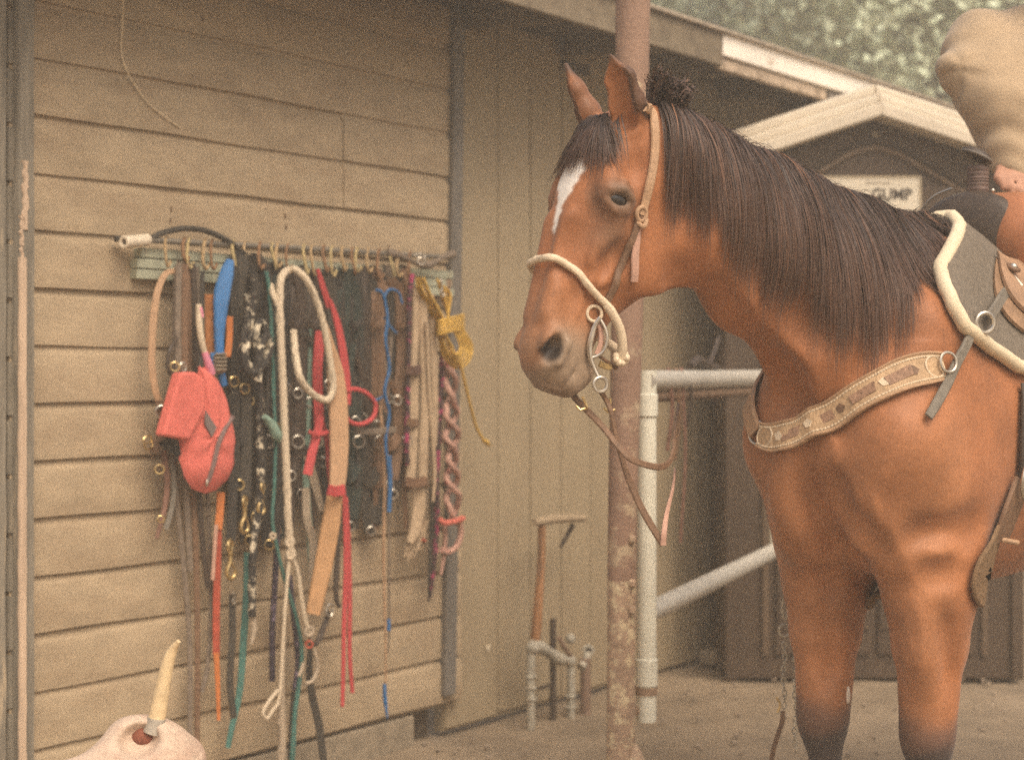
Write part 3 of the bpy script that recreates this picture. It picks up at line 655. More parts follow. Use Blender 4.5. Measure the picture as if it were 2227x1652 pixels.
# folds and muscle edges read from the chest, shoulder, neck and cheek
sculpt([(1748, 1000), (1756, 1070), (1780, 1135), (1830, 1190), (1890, 1232)], 0.030, 0.010, 0.035)
sculpt([(1800, 1030), (1830, 1110), (1880, 1170), (1925, 1215)], 0.030, 0.005, 0.04)
sculpt([(1700, 985), (1712, 1060), (1735, 1130), (1775, 1185)], 0.024, 0.006, 0.03, add=True)
sculpt([(2130, 1120), (2090, 1165), (2040, 1180), (1990, 1165)], 0.034, 0.004, 0.045)
sculpt([(2060, 1190), (2030, 1205), (1990, 1215)], 0.026, 0.007, 0.03, add=True)
sculpt([(2000, 1230), (2040, 1250), (2080, 1235)], 0.022, 0.003, 0.035)
sculpt([(2050, 1330), (2055, 1420), (2058, 1500)], 0.022, 0.003, 0.035)
sculpt([(1990, 1320), (2000, 1420), (2012, 1500)], 0.024, 0.004, 0.03, add=True)
sculpt([(1790, 1330), (1800, 1420), (1802, 1490)], 0.020, 0.004, 0.03)
sculpt([(1775, 1235), (1800, 1265), (1812, 1300)], 0.014, 0.005, 0.02)
sculpt([(1690, 790), (1712, 850), (1735, 905)], 0.026, 0.009, 0.035)
sculpt([(1560, 640), (1620, 720), (1680, 790), (1730, 850)], 0.035, 0.004, 0.05)
sculpt([(1640, 560), (1720, 650), (1790, 730)], 0.05, 0.003, 0.06)
sculpt([(1500, 520), (1496, 570), (1478, 612)], 0.022, 0.005, 0.035)
sculpt([(1455, 330), (1490, 420), (1505, 500)], 0.034, 0.004, 0.05)
sculpt([(1300, 590), (1330, 572), (1352, 540)], 0.016, 0.003, 0.025)
sculpt([(1262, 470), (1240, 530), (1228, 590)], 0.022, 0.004, 0.03)
for vein in ([(1300, 520), (1285, 560), (1292, 600), (1270, 630)], [(1330, 560), (1322, 600), (1300, 625)], [(1240, 600), (1262, 640), (1255, 690)], [(1985, 1290), (2005, 1380), (1998, 1460)], [(1762, 1300), (1790, 1390), (1785, 1470)], [(1880, 1050), (1905, 1110), (1900, 1170)]):
    sculpt(vein, 0.0055, 0.0022, 0.008, 14, add=True)
VV, QQ = HG.mesh(1)

def on_horse(pts, off=0.004, n=40, smooth=0):
    """points of the horse's surface below the given outline points, smoothed; returns world points and normals"""
    q = [ray(x, y) for x, y in pts]; q = [a for a in q if a is not None]
    s = np.array([list(v) for v in spline(q, n)]); s = HG.snap(s, off)
    for _ in range(smooth):
        s[1:-1] = s[1:-1] * 0.4 + 0.3 * (s[:-2] + s[2:]); v_ = HG.value(s) - off; g = HG.grad(s); s += g * np.maximum(-v_, 0)[:, None]
    g = HG.grad(s)
    for _ in range(smooth): g[1:-1] = g[1:-1] * 0.4 + 0.3 * (g[:-2] + g[2:])
    wp = to_world(s); nw = g[:, :1] * np.array([*HF, 0]) + g[:, 1:2] * np.array([*HL, 0]) + g[:, 2:3] * np.array([0, 0, 1.0])
    return [Vector(v) for v in wp], [Vector(v) for v in nw]

# coat colour, one value per vertex
def inpoly(px, py, poly):
    r = np.zeros(len(px), bool); n = len(poly)
    for i in range(n):
        x1, y1 = poly[i]; x2, y2 = poly[(i + 1) % n]
        c = ((y1 > py) != (y2 > py)) & (px < (x2 - x1) * (py - y1) / (y2 - y1 + 1e-12) + x1); r ^= c
    return r
def sstep(a, b, x): t = np.clip((x - a) / (b - a), 0, 1); return t * t * (3 - 2 * t)
hq = (VV - hO) @ np.stack([hA, hD, hLf], 1)
S_, D_, L_ = hq[:, 0], hq[:, 1], hq[:, 2]
ish = (S_ > -0.12) & (S_ < 0.6) & (D_ > -0.30) & (D_ < 0.09) & (abs(L_) < 0.125)
near = ish.astype(float)
C = np.tile(np.array([0.325, 0.126, 0.050]), (len(VV), 1))
def blend(mask, col):
    global C
    C = C * (1 - mask[:, None]) + np.array(col) * mask[:, None]
nz1 = np.sin(VV[:, 0] * 31 + VV[:, 2] * 17) * np.sin(VV[:, 1] * 27 - VV[:, 2] * 23)
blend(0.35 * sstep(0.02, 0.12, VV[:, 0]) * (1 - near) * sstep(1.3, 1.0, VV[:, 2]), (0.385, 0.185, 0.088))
blend(0.55 * sstep(0.30, 0.45, S_) * near, (0.30, 0.150, 0.075))                        # paler muzzle
blend(0.90 * sstep(0.40, 0.47, S_ + 0.01 * nz1) * sstep(-0.012, -0.05, D_) * near, (0.275, 0.205, 0.140))
blend(0.6 * sstep(0.44, 0.50, S_) * sstep(-0.03, -0.01, D_) * near, (0.30, 0.165, 0.085))
blend(0.75 * sstep(0.515, 0.565, S_) * near, (0.20, 0.125, 0.080))
blend(0.9 * np.exp(-(((S_ - 0.180) / 0.034) ** 2 + ((D_ + 0.058) / 0.044) ** 2) ** 1.5) * near * (abs(L_) > 0.05), (0.115, 0.085, 0.058))   # dark skin round the eye
blend(0.55 * np.exp(-(((S_ - 0.245) / 0.04) ** 2 + ((D_ + 0.075) / 0.035) ** 2)) * near * (abs(L_) > 0.03), (0.23, 0.155, 0.105))
nost = np.min([np.linalg.norm((VV - HP(0.486, -0.038, s * 0.047)) * 1.0, axis=1) for s in (-1, 1)], axis=0)
blend(sstep(0.030, 0.014, nost) * near, (0.03, 0.022, 0.018))
eared = ((S_ < 0.012) & (D_ > -0.075) & (abs(L_) > 0.03) & ish).astype(float)
blend(0.85 * eared * sstep(-0.045, -0.072, S_), (0.05, 0.035, 0.025))
earax = np.stack([np.interp(S_, [-0.075, -0.04, -0.006, 0.035], v) for v in ([0.036, 0.002, -0.034, -0.066], [0.078, 0.076, 0.068, 0.056])], 1)
latd = abs(L_) - earax[:, 1]; backd = D_ - earax[:, 0]
blend(0.8 * eared * sstep(0.010, 0.024, latd) , (0.05, 0.032, 0.022)); blend(0.55 * eared * sstep(-0.012, -0.026, latd), (0.09, 0.05, 0.03))
blend(0.75 * sstep(0.57, 0.505, VV[:, 2] + 0.015 * nz1) , (0.060, 0.045, 0.042))         # black points
blend(0.95 * sstep(0.505, 0.46, VV[:, 2] + 0.02 * nz1), (0.050, 0.040, 0.038))
blend(0.9 * sstep(0.062, 0.052, VV[:, 2]), (0.045, 0.04, 0.035))
star = [(0.100, 0.004), (0.135, 0.040), (0.181, 0.026), (0.209, 0.0095), (0.250, 0.0105), (0.270, 0.005), (0.262, -0.003), (0.218, -0.0085), (0.186, -0.0163), (0.165, -0.040), (0.143, -0.042), (0.124, -0.012)]
st = inpoly(S_ + 0.003 * nz1, L_ + 0.002 * np.sin(S_ * 300), [(a, b) for a, b in star]) & (D_ > -0.035) & ish
C[st] = (0.80, 0.74, 0.66)
# soften the attribute a little along the mesh
E_ = np.concatenate([QQ[:, [0, 1]], QQ[:, [1, 2]], QQ[:, [2, 3]], QQ[:, [3, 0]]])
for _ in range(1):
    sm = np.zeros_like(C); n_ = np.zeros(len(C)); np.add.at(sm, E_[:, 0], C[E_[:, 1]]); np.add.at(n_, E_[:, 0], 1); C = C * 0.5 + 0.5 * sm / np.maximum(n_, 1)[:, None]
WV = to_world(VV)
me = bpy.data.meshes.new('body')
me.vertices.add(len(WV)); me.vertices.foreach_set('co', WV.astype(np.float32).ravel())
me.loops.add(len(QQ) * 4); me.loops.foreach_set('vertex_index', QQ.astype(np.int32).ravel())
me.polygons.add(len(QQ)); me.polygons.foreach_set('loop_start', np.arange(0, len(QQ) * 4, 4, dtype=np.int32)); me.polygons.foreach_set('loop_total', np.full(len(QQ), 4, np.int32))
me.update(); me.validate()
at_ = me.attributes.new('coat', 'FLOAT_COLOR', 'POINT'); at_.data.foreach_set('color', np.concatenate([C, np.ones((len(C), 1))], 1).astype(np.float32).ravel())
def coat_mat():
    m = bpy.data.materials.new('bay_coat'); m.use_nodes = True; n = m.node_tree.nodes; L = m.node_tree.links; b = n['Principled BSDF']
    a = n.new('ShaderNodeAttribute'); a.attribute_name = 'coat'
    tc = n.new('ShaderNodeTexCoord')
    nz = n.new('ShaderNodeTexNoise'); nz.inputs['Scale'].default_value = 9; nz.inputs['Detail'].default_value = 7; nz.inputs['Roughness'].default_value = 0.62; L.new(tc.outputs['Object'], nz.inputs['Vector'])
    mr = n.new('ShaderNodeMapRange'); mr.inputs['From Min'].default_value = 0.3; mr.inputs['From Max'].default_value = 0.7; mr.inputs['To Min'].default_value = 0.76; mr.inputs['To Max'].default_value = 1.20; L.new(nz.outputs['Fac'], mr.inputs['Value'])
    mp = n.new('ShaderNodeMapping'); mp.inputs['Scale'].default_value = (1, 1, 0.18); L.new(tc.outputs['Object'], mp.inputs['Vector'])
    n2 = n.new('ShaderNodeTexNoise'); n2.inputs['Scale'].default_value = 420; n2.inputs['Detail'].default_value = 3; L.new(mp.outputs[0], n2.inputs['Vector'])
    mr2 = n.new('ShaderNodeMapRange'); mr2.inputs['From Min'].default_value = 0.3; mr2.inputs['From Max'].default_value = 0.7; mr2.inputs['To Min'].default_value = 0.88; mr2.inputs['To Max'].default_value = 1.12; L.new(n2.outputs['Fac'], mr2.inputs['Value'])
    mu = n.new('ShaderNodeMath'); mu.operation = 'MULTIPLY'; L.new(mr.outputs[0], mu.inputs[0]); L.new(mr2.outputs[0], mu.inputs[1])
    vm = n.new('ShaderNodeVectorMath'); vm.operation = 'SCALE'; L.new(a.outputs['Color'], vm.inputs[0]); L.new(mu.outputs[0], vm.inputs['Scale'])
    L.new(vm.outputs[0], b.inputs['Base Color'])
    b.inputs['Roughness'].default_value = 0.52; b.inputs['Specular IOR Level'].default_value = 0.28; b.inputs['Sheen Weight'].default_value = 0.12; b.inputs['Sheen Roughness'].default_value = 0.4
    bp = n.new('ShaderNodeBump'); bp.inputs['Strength'].default_value = 0.35; bp.inputs['Distance'].default_value = 0.002; L.new(n2.outputs['Fac'], bp.inputs['Height'])
    n4 = n.new('ShaderNodeTexNoise'); n4.inputs['Scale'].default_value = 45; n4.inputs['Detail'].default_value = 5; L.new(tc.outputs['Object'], n4.inputs['Vector'])
    b2 = n.new('ShaderNodeBump'); b2.inputs['Strength'].default_value = 0.25; b2.inputs['Distance'].default_value = 0.006; L.new(n4.outputs['Fac'], b2.inputs['Height']); L.new(bp.outputs[0], b2.inputs['Normal']); L.new(b2.outputs[0], b.inputs['Normal'])
    return m
horse = thing('horse', 'bay horse with white star, black mane and bridle, standing saddled beside the rusty post', 'horse', (HM[0], HM[1], 0.0))
hbody = link('body', me, coat_mat(), horse); 
me.polygons.foreach_set('use_smooth', [True] * len(me.polygons))
if 'sharp_edge' in me.attributes: me.attributes.remove(me.attributes['sharp_edge'])
def hw3(s, d, l): return Vector(to_world(HP(s, d, l)))
AXW = [Vector(ha), Vector(hd), Vector(hl)]
M_eye = mat('eye_dark', (0.012, 0.008, 0.006), 0.06, 0.1, spec=0.6)
for s in (-1, 1):
    MB().ball(hw3(0.183, -0.058, s * 0.078), 0.025, 0.031, 0.0235, AXW, 20, 14).build('eye', M_eye, horse)
# ------------------------------------------------------------------ hair
def hair_mat():
    m = bpy.data.materials.new('horse_hair'); m.use_nodes = True; n = m.node_tree.nodes; L = m.node_tree.links; b = n['Principled BSDF']
    a = n.new('ShaderNodeAttribute'); a.attribute_name = 'strand'; L.new(a.outputs['Color'], b.inputs['Base Color'])
    b.inputs['Roughness'].default_value = 0.5; b.inputs['Specular IOR Level'].default_value = 0.22
    return m
M_hair = hair_mat()
def strands(name, root, dir0, length, offs, steps, flow, curl=0.0, wid=0.0042, grav=1.0, seed=0, tint=0.25, press=1.0):
    """root, dir0: local arrays; follow the coat's surface downwards"""
    rg = np.random.default_rng(seed); N = len(root); p = root.copy(); v = dir0.copy(); path = [p.copy()]
    st = (length / steps)[:, None]; ph = rg.random(N) * 6.28
    for k in range(steps):
        g = np.array([0, 0, -1.0]) * grav + flow + rg.normal(0, 0.05, (N, 3))
        v = v * 0.55 + g * 0.45; v /= np.linalg.norm(v, axis=1)[:, None]
        if curl:
            a = ph + k * 1.1; v = v + curl * np.stack([np.cos(a), np.sin(a), 0.4 * np.sin(a * 1.3)], 1); v /= np.linalg.norm(v, axis=1)[:, None]
        p = p + v * st
        val = HG.value(p); gr = HG.grad(p, 0.02)
        under = val < offs; pull = np.where(under, offs - val, np.where(val > offs, (offs - val) * 0.35 * press, 0))
        p = p + gr * np.clip(pull, -0.02, 0.03)[:, None]; path.append(p.copy())
    path = np.stack(path, 1)                                            # N, steps+1, 3
    T = np.gradient(path, axis=1); T /= np.linalg.norm(T, axis=2)[..., None] + 1e-9
    nr = HG.grad(path.reshape(-1, 3), 0.03).reshape(path.shape); nr = nr + rg.normal(0, 0.22, (N, 1, 3))
    B = np.cross(T, nr); B /= np.linalg.norm(B, axis=2)[..., None] + 1e-9
    prof = np.interp(np.linspace(0, 1, steps + 1), [0, 0.1, 0.7, 1], [0.7, 1, 0.75, 0.12]) * wid
    wv = prof[None, :, None] * (0.6 + 0.8 * rg.random((N, 1, 1)))
    A, Bq = path - B * wv / 2, path + B * wv / 2
    V = np.stack([A, Bq], 2)                                            # N, steps+1, 2, 3
    V = to_world(V.reshape(-1, 3)); m = steps + 1
    base = (np.arange(N) * m * 2)[:, None] + (np.arange(steps) * 2)[None, :]
    F_ = np.stack([base, base + 1, base + 3, base + 2], -1).reshape(-1, 4)
    me = bpy.data.meshes.new(name); me.from_pydata(V.tolist(), [], F_.tolist())
    c0 = np.array([0.047, 0.037, 0.034]); c1 = np.array([0.115, 0.062, 0.040])
    mix = (rg.random(N) ** 3)[:, None] * tint / 0.25 * 0.75
    c = (c0 * (1 - mix) + c1 * mix) * (0.75 + 0.5 * rg.random((N, 1)))
    c = np.repeat(c, m * 2, axis=0); tipf = np.tile(np.repeat(np.linspace(0, 1, m), 2), N)[:, None] ** 3 * 0.6; c = c * (1 - tipf) + np.array([0.15, 0.066, 0.034]) * tipf
    at = me.attributes.new('strand', 'FLOAT_COLOR', 'POINT'); at.data.foreach_set('color', np.concatenate([c, np.ones((len(c), 1))], 1).astype(np.float32).ravel())
    o = link(name, me, M_hair, horse, False); me.polygons.foreach_set('use_smooth', [True] * len(me.polygons)); return stuff(o)
def crest_roots(N, a, b, seed, lat=0.018):
    rg = np.random.default_rng(seed)
    cp = [PL(1405, 276, 3.16), PL(1460, 312, 3.17), PL(1545, 356, 3.21), PL(1645, 396, 3.28), PL(1745, 442, 3.36), PL(1870, 500, 3.47), PL(1985, 540, 3.60), PL(2035, 540, 3.67)]
    sp = np.array([list(v) for v in spline(cp, 300)]); u = a + (b - a) * rg.random(N); q = sp[np.clip((u * 299).astype(int), 0, 299)]
    tan = np.gradient(sp, axis=0)[np.clip((u * 299).astype(int), 0, 299)]; lat_d = np.cross(tan, [0, 0, 1.0]); lat_d /= np.linalg.norm(lat_d, axis=1)[:, None]
    if (lat_d @ np.array([0, 1.0, 0])).mean() < 0: lat_d = -lat_d
    s_ = (rg.random(N) * 2 - 0.9) * lat
    q = q + lat_d * s_[:, None] + np.array([0, 0, 0.03]); q = HG.snap(q, 0.0, 5) ; return q, lat_d, u, rg
q, ld, u, rg = crest_roots(9500, 0.035, 1.0, 3)
leng = np.interp(u, [0, 0.15, 0.35, 0.6, 0.8, 1.0], [0.20, 0.27, 0.36, 0.40, 0.36, 0.26]) * (0.70 + 0.40 * rg.random(len(u)))
lock = np.sin(u * 95) * 0.06 + np.sin(u * 211 + 1) * 0.04 + rg.normal(0, 0.05, len(u))
strands('mane', q, ld * 0.85 + np.array([0, 0, 0.12]) + rg.normal(0, 0.12, q.shape), leng * (1 + lock), 0.003 + 0.012 * rg.random(len(u)), 16, np.stack([lock * 0.6 - 0.06, 0 * u, 0 * u], 1), wid=0.0019, seed=5, tint=0.32)
q, ld, u, rg = crest_roots(420, 0.08, 0.95, 8, 0.02)
strands('mane_flyaway', q, ld * 0.9 + np.array([0, 0, 0.45]) + rg.normal(0, 0.3, q.shape), 0.05 + 0.08 * rg.random(len(u)), 0.008 + 0.012 * rg.random(len(u)), 8, np.zeros(3), wid=0.0018, seed=9, tint=0.9)
q, ld, u, rg = crest_roots(700, 0.0, 0.15, 12, 0.022)
strands('mane_tuft', q, rg.normal(0, 0.5, q.shape) + np.array([-0.5, 0.0, 0.7]), 0.020 + 0.026 * rg.random(len(u)), 0.02 + 0.03 * rg.random(len(u)), 9, np.zeros(3), curl=0.7, wid=0.0026, grav=0.15, seed=13, tint=0.35, press=0.0)
N = 1100; rg = np.random.default_rng(21)
rl = rg.normal(0.004, 0.018, N); root = np.array([HP(0.012 + 0.02 * a, -0.032, l) for a, l in zip(rg.random(N), rl)]); root = HG.snap(root, 0.004, 5)
fan = np.clip(rl / 0.018, -2, 2) * 0.35 + rg.normal(-0.22, 0.32, N)
strands('forelock', root, (hD * 0.9 + hA * 0.3)[None, :] + hLf[None, :] * fan[:, None], 0.065 + 0.095 * rg.random(N) ** 1.3, 0.002 + 0.009 * rg.random(N), 14, (hA * 0.5)[None, :] + hLf[None, :] * fan[:, None] * 0.8, wid=0.0019, grav=0.5, seed=22, tint=0.15)
# eyelashes and whiskers are too fine to show; a pale chestnut on the far knee
cq = ray(1843, 1510)
if cq is not None: MB().ball(Vector(to_world(cq)), 0.006, 0.006, 0.02).build('chestnut', mat('horn_pale', (0.5, 0.42, 0.34), 0.7), horse)

# ------------------------------------------------------------------ leather, hide, metal
M_tanlea = mat('tan_leather', (0.40, 0.25, 0.145), 0.6, 0.22, 60, 0.4, 200)
M_brnlea = mat('brown_leather', (0.165, 0.095, 0.055), 0.55, 0.28, 60, 0.4, 200)
M_drklea = mat('dark_leather', (0.055, 0.040, 0.030), 0.45, 0.3, 60, 0.3, 200)
M_pinklea = mat('worn_pink_leather', (0.44, 0.26, 0.19), 0.65, 0.15, 60, 0.3, 200)
M_raw = mat('rawhide', (0.62, 0.50, 0.35), 0.55, 0.10, 80, 0.3, 300)
M_cream = mat('cream_roll', (0.66, 0.55, 0.38), 0.75, 0.10, 60, 0.4, 250)
M_steel = mat('worn_steel', (0.55, 0.50, 0.42), 0.32, 0.15, 40, metal=0.9)
M_brass = mat('brass', (0.62, 0.46, 0.22), 0.30, 0.15, 40, metal=0.9)
M_greystrap = mat('grey_strap', (0.165, 0.145, 0.115), 0.7, 0.25, 60, 0.4, 200)
M_felt = mat('grey_felt', (0.155, 0.130, 0.100), 0.95, 0.22, 90, 0.6, 260)
M_orange = mat('orange_brown_leather', (0.34, 0.135, 0.060), 0.42, 0.25, 14, 0.2, 120)

# bridle
br = thing('horse_bridle', 'tan leather headstall with cream rawhide noseband, curb bit and loose leather reins', 'bridle', P(1313, 655, 3.08))
p1, n1 = on_horse([(1398, 232), (1412, 243), (1423, 290), (1420, 350), (1406, 420), (1392, 468)], 0.004, 40); top = np.array([list(v) for v in spline([HP(0.10, -0.16, -0.075), HP(0.03, -0.13, -0.07), HP(-0.01, -0.10, -0.03), HP(-0.012, -0.10, 0.02), to_local(np.array(p1[0]))], 24)]); top = HG.snap(top, 0.004); tg = HG.grad(top)
tw = [Vector(v) for v in to_world(top)]; tnw = [Vector((*(g_[0] * HF + g_[1] * HL), g_[2])) for g_ in tg]
MB().ribbon(tw[:-1] + p1, tnw[:-1] + n1, 0.017, 0.005).build('crown_strap', M_tanlea, br)
p2, n2 = on_horse([(1389, 470), (1370, 528), (1345, 592), (1316, 655)], 0.004, 30); MB().ribbon(p2, n2, 0.014, 0.006).build('cheek_strap', M_brnlea, br)
pe, ne = on_horse([(1386, 486), (1380, 545), (1375, 610), (1373, 662)], 0.005, 24); MB().ribbon(pe, ne, lerpl([0.008, 0.013, 0.016, 0.015], 24), 0.004).build('strap_end', M_pinklea, br)
kp = p2[0] + n2[0] * 0.004
mb = MB(); mb.ring(kp + Vector((0, 0, 0.004)), n2[0], 0.013, 0.0045, up=(0, 0, 1), sx=0.8); mb.build('knot', M_tanlea, br)
MB().tube(spline([kp + Vector((-0.008, 0, -0.012)), kp + Vector((0.004, -0.006, -0.02)), kp + Vector((0.010, 0, -0.006))], 10), 0.0045, 8).build('knot', M_tanlea, br)
nb_ = [(1180, 569), (1200, 566), (1228, 579), (1262, 606), (1292, 640), (1311, 660)]
q = [ray(x, y) for x, y in nb_]
far = [HP(0.385, -0.10, -0.055), HP(0.36, -0.06, -0.058), HP(0.335, -0.025, -0.045), HP(0.325, -0.004, -0.02)]
sp = np.array([list(v) for v in spline(far + q, 60)]); sp = HG.snap(sp, 0.008); nose = [Vector(v) for v in to_world(sp)]
MB().tube(nose, 0.0076, 10, twist=300, amp=0.10, lobes=6).build('noseband', M_raw, br)
e = nose[-1]
heel = [e, P(1332, 682, e.y), P(1347, 715, e.y + 0.01), P(1353, 750, e.y + 0.02), P(1350, 778, e.y + 0.03)]
MB().tube(spline(heel, 26), lerpl([0.0088, 0.0095, 0.0105], 26), 10, twist=300, amp=0.10, lobes=6).build('noseband', M_raw, br)
farheel = [Vector(to_world(HP(0.385, -0.10, -0.055))), Vector(to_world(HP(0.40, -0.175, -0.045))), heel[-1] + Vector((0.0, 0.02, 0.01)), heel[-1]]
MB().tube(spline(farheel, 20), 0.0095, 10).build('noseband', M_raw, br)
mb = MB()
for k in range(9):
    a = k * 0.7; mb.ball(heel[-1] + Vector((0.010 * math.cos(a), -0.004 + 0.006 * math.sin(a * 1.3), 0.010 * math.sin(a))), 0.0075, nu=8, nv=6)
stuff(mb.build('heel_knot', M_raw, br))
yb = q[-1]; yb = Vector(to_world(yb)).y - 0.012
def bp(x, y, dy=0.0): return P(x, y, yb + dy)
VN = Vector((0.3, -0.95, 0)).normalized()
MB().ring(bp(1292, 682), VN, 0.0145, 0.0034, N=24).build('bit_ring', M_raw, br)
MB().tube(spline([bp(1305, 690), bp(1294, 706), bp(1287, 728), bp(1282, 752), bp(1284, 778), bp(1293, 803), bp(1301, 820)], 30), lerpl([0.0045, 0.005, 0.0065, 0.006, 0.0038, 0.004], 30), 8).build('bit_shank', M_steel, br)
MB().tube(spline([bp(1305, 694), bp(1316, 715), bp(1320, 738), bp(1313, 762), bp(1298, 774), bp(1284, 778)], 30), 0.0032, 8).build('bit_shank', M_steel, br)
MB().ring(bp(1305, 836), VN, 0.0135, 0.0034, N=24).build('bit_ring', M_steel, br)
MB().tube([bp(1284, 748, 0.006), hw3(0.395, -0.112, 0.0), hw3(0.395, -0.112, -0.05)], 0.004, 8).build('mouthpiece', M_steel, br)
MB().ribbon(spline([bp(1298, 690, 0.004), bp(1306, 720, 0.006), bp(1305, 750, 0.006), bp(1296, 770, 0.004)], 16), VN, 0.010, 0.003).build('bit_guard', M_pinklea, br)
MB().tube(spline([bp(1300, 772, 0.01), bp(1325, 790, 0.03), bp(1340, 800, 0.05), bp(1335, 775, 0.06)], 16), 0.0035, 7).build('curb_strap', M_brnlea, br)
MB().ribbon(spline([bp(1302, 790, 0.01), bp(1315, 796, 0.02), bp(1328, 798, 0.03)], 8), VN, 0.012, 0.003).build('curb_strap', M_brass, br)
# reins
yr = yb + 0.02
def rp(x, y, dy=0): return P(x, y, yr + dy)
far_rein = spline([hw3(0.50, -0.15, -0.03), rp(1245, 856, .05), rp(1266, 882, .03), rp(1310, 928, .0), rp(1345, 972, -.02), rp(1372, 998, -.03), rp(1420, 1014, -.02), rp(1448, 1010, 0.02), rp(1462, 985, .10), rp(1466, 940, .22), rp(1474, 880, .40)], 70)
MB().ribbon(far_rein, VN, lerpl([0.013, 0.013, 0.012, 0.012, 0.013, 0.011, 0.008], 70), 0.004).build('rein', M_brnlea, br)
near_rein = spline([bp(1305, 850), rp(1316, 868), rp(1328, 895), rp(1338, 945), rp(1348, 985), rp(1366, 1040), rp(1392, 1100), rp(1420, 1150), rp(1441, 1184)], 60)
MB().ribbon(near_rein, VN, lerpl([0.010, 0.010, 0.009, 0.010, 0.013, 0.014, 0.012], 60), 0.004).build('rein', M_brnlea, br)
MB().ribbon(spline([rp(1441, 1185, -.002), rp(1444, 1150), rp(1450, 1110, 0.05), rp(1462, 1060, 0.2), rp(1466, 1020, 0.4)], 24), VN, lerpl([0.012, 0.010, 0.006], 24), 0.003).build('rein', M_pinklea, br)
for (x, y, tl) in ((1266, 882, 0.6), (1326, 886, -0.5)):
    c = rp(x, y, .012)
    MB().tube([c + Vector((-0.012, 0, 0.0)), c + Vector((-0.004, 0, -0.008)), c + Vector((0.010, 0, -0.004))], 0.0028, 7).build('rein_buckle', M_brass, br)
    MB().tube([c + Vector((0.0, -0.004, 0.018)), c + Vector((0.008 * tl + 0.004, -0.004, -0.002))], 0.0026, 7).build('rein_buckle', M_brass, br)

# breast collar
bc = thing('breast_collar', 'tooled tan leather breast collar with cream stitching across the horse\'s chest', 'breast collar', P(1850, 885, 3.2))
pts = [(1659, 944), (1690, 954), (1730, 950), (1785, 925), (1850, 884), (1915, 845), (1965, 818), (2010, 803), (2042, 798)]
cp_, cn_ = on_horse(pts, 0.006, 70, 12)
wl = lerpl([0.050, 0.058, 0.064, 0.067, 0.067, 0.067, 0.067, 0.064, 0.054], 70)
MB().ribbon(cp_, cn_, wl, 0.007).build('collar', mat('tooled_leather', (0.43, 0.29, 0.165), 0.6, 0.20, 45, 0.8, 110), bc)
def edge(sgn, k=0.40):
    out = []
    for i in range(len(cp_)):
        t_ = (cp_[min(i + 1, 69)] - cp_[max(i - 1, 0)]).normalized(); n_ = (cn_[i] - t_ * cn_[i].dot(t_)).normalized(); out.append(cp_[i] + t_.cross(n_) * wl[i] * k * sgn + n_ * 0.0072)
    return out
for sg in (-1, 1):
    ed = spline(edge(sg, 0.36), 230); MB().tube(ed, [0.0022 if i % 3 else 0.0009 for i in range(230)], 6).build('stitching', M_raw, bc)
    MB().tube(spline(edge(sg, 0.485), 90), 0.0028, 6).build('edge_binding', M_tanlea, bc)
for k in (12, 24, 33, 45, 55):
    n_ = cn_[k]; t_ = (cp_[k + 1] - cp_[k - 1]).normalized(); b_ = t_.cross(n_).normalized(); c = cp_[k] + n_ * 0.0065
    MB().prism([c + t_ * x * 0.011 + b_ * y * 0.011 for x, y in ((-1, -.6), (0.1, -1), (1.0, .1), (0.3, .9), (-.6, .7))], n_ * 0.0022).build('overlay', M_raw if k in (12, 24, 45) else M_brnlea, bc, False)
for k in (18, 29, 39, 50):
    n_ = cn_[k]; t_ = (cp_[k + 1] - cp_[k - 1]).normalized(); b_ = t_.cross(n_).normalized(); c = cp_[k] + n_ * 0.006
    MB().prism([c + t_ * x * 0.030 + b_ * y * 0.013 for x, y in ((-1, -.7), (1, -.9), (.85, .8), (-.9, .9))], n_ * 0.0022).build('overlay', mat('dark_tooled', (0.27, 0.16, 0.10), 0.6, 0.3, 80, 0.8, 150), bc, False)
for k in (4, 64):
    n_ = cn_[k]; MB().ring(cp_[k] + n_ * 0.006, n_, 0.019, 0.0022, N=22, sx=1.2).build('tip_seam', M_raw, bc)
rg_c = Vector(to_world(ray(1650, 940))) + cn_[0] * 0.006
MB().ring(rg_c, cn_[0], 0.024, 0.0034, N=24).build('ring', M_steel, bc)
fa = np.array([list(v) for v in spline([to_local(np.array(rg_c)), np.array([0.215, -0.165, 1.165]), np.array([0.13, -0.215, 1.225]), np.array([0.0, -0.25, 1.30])], 30)])
fa = HG.snap(fa, 0.006); fg = HG.grad(fa); fp_ = [Vector(v) for v in to_world(fa)]; fn_ = [Vector((*(g_[0] * HF + g_[1] * HL), g_[2])) for g_ in fg]
MB().ribbon(fp_, fn_, lerpl([0.040, 0.056, 0.06], 30), 0.007).build('collar', M_tanlea, bc)
e_ = cp_[-1] + cn_[-1] * 0.006
MB().ring(e_ + Vector((0.008, -0.004, 0.008)), cn_[-1], 0.020, 0.003, N=20).build('ring', M_steel, bc)
tp_, tn_ = on_horse([(2098, 722), (2075, 775), (2050, 832), (2028, 880), (2010, 912)], 0.012, 30)
MB().ribbon(tp_, tn_, lerpl([0.024, 0.024, 0.022, 0.021, 0.018], 30), 0.006).build('tie_strap', M_greystrap, bc)
tp2, tn2 = on_horse([(2104, 708), (2128, 680), (2150, 655), (2172, 632)], 0.040, 20)
MB().ribbon(tp2, tn2, 0.026, 0.006).build('tie_strap', M_greystrap, bc)
dr = tp_[0].lerp(tp2[0], 0.5) + tn_[0] * 0.012
MB().ring(dr, (0.25, -0.97, 0.0), 0.020, 0.0042, N=24).build('ring', M_steel, bc)
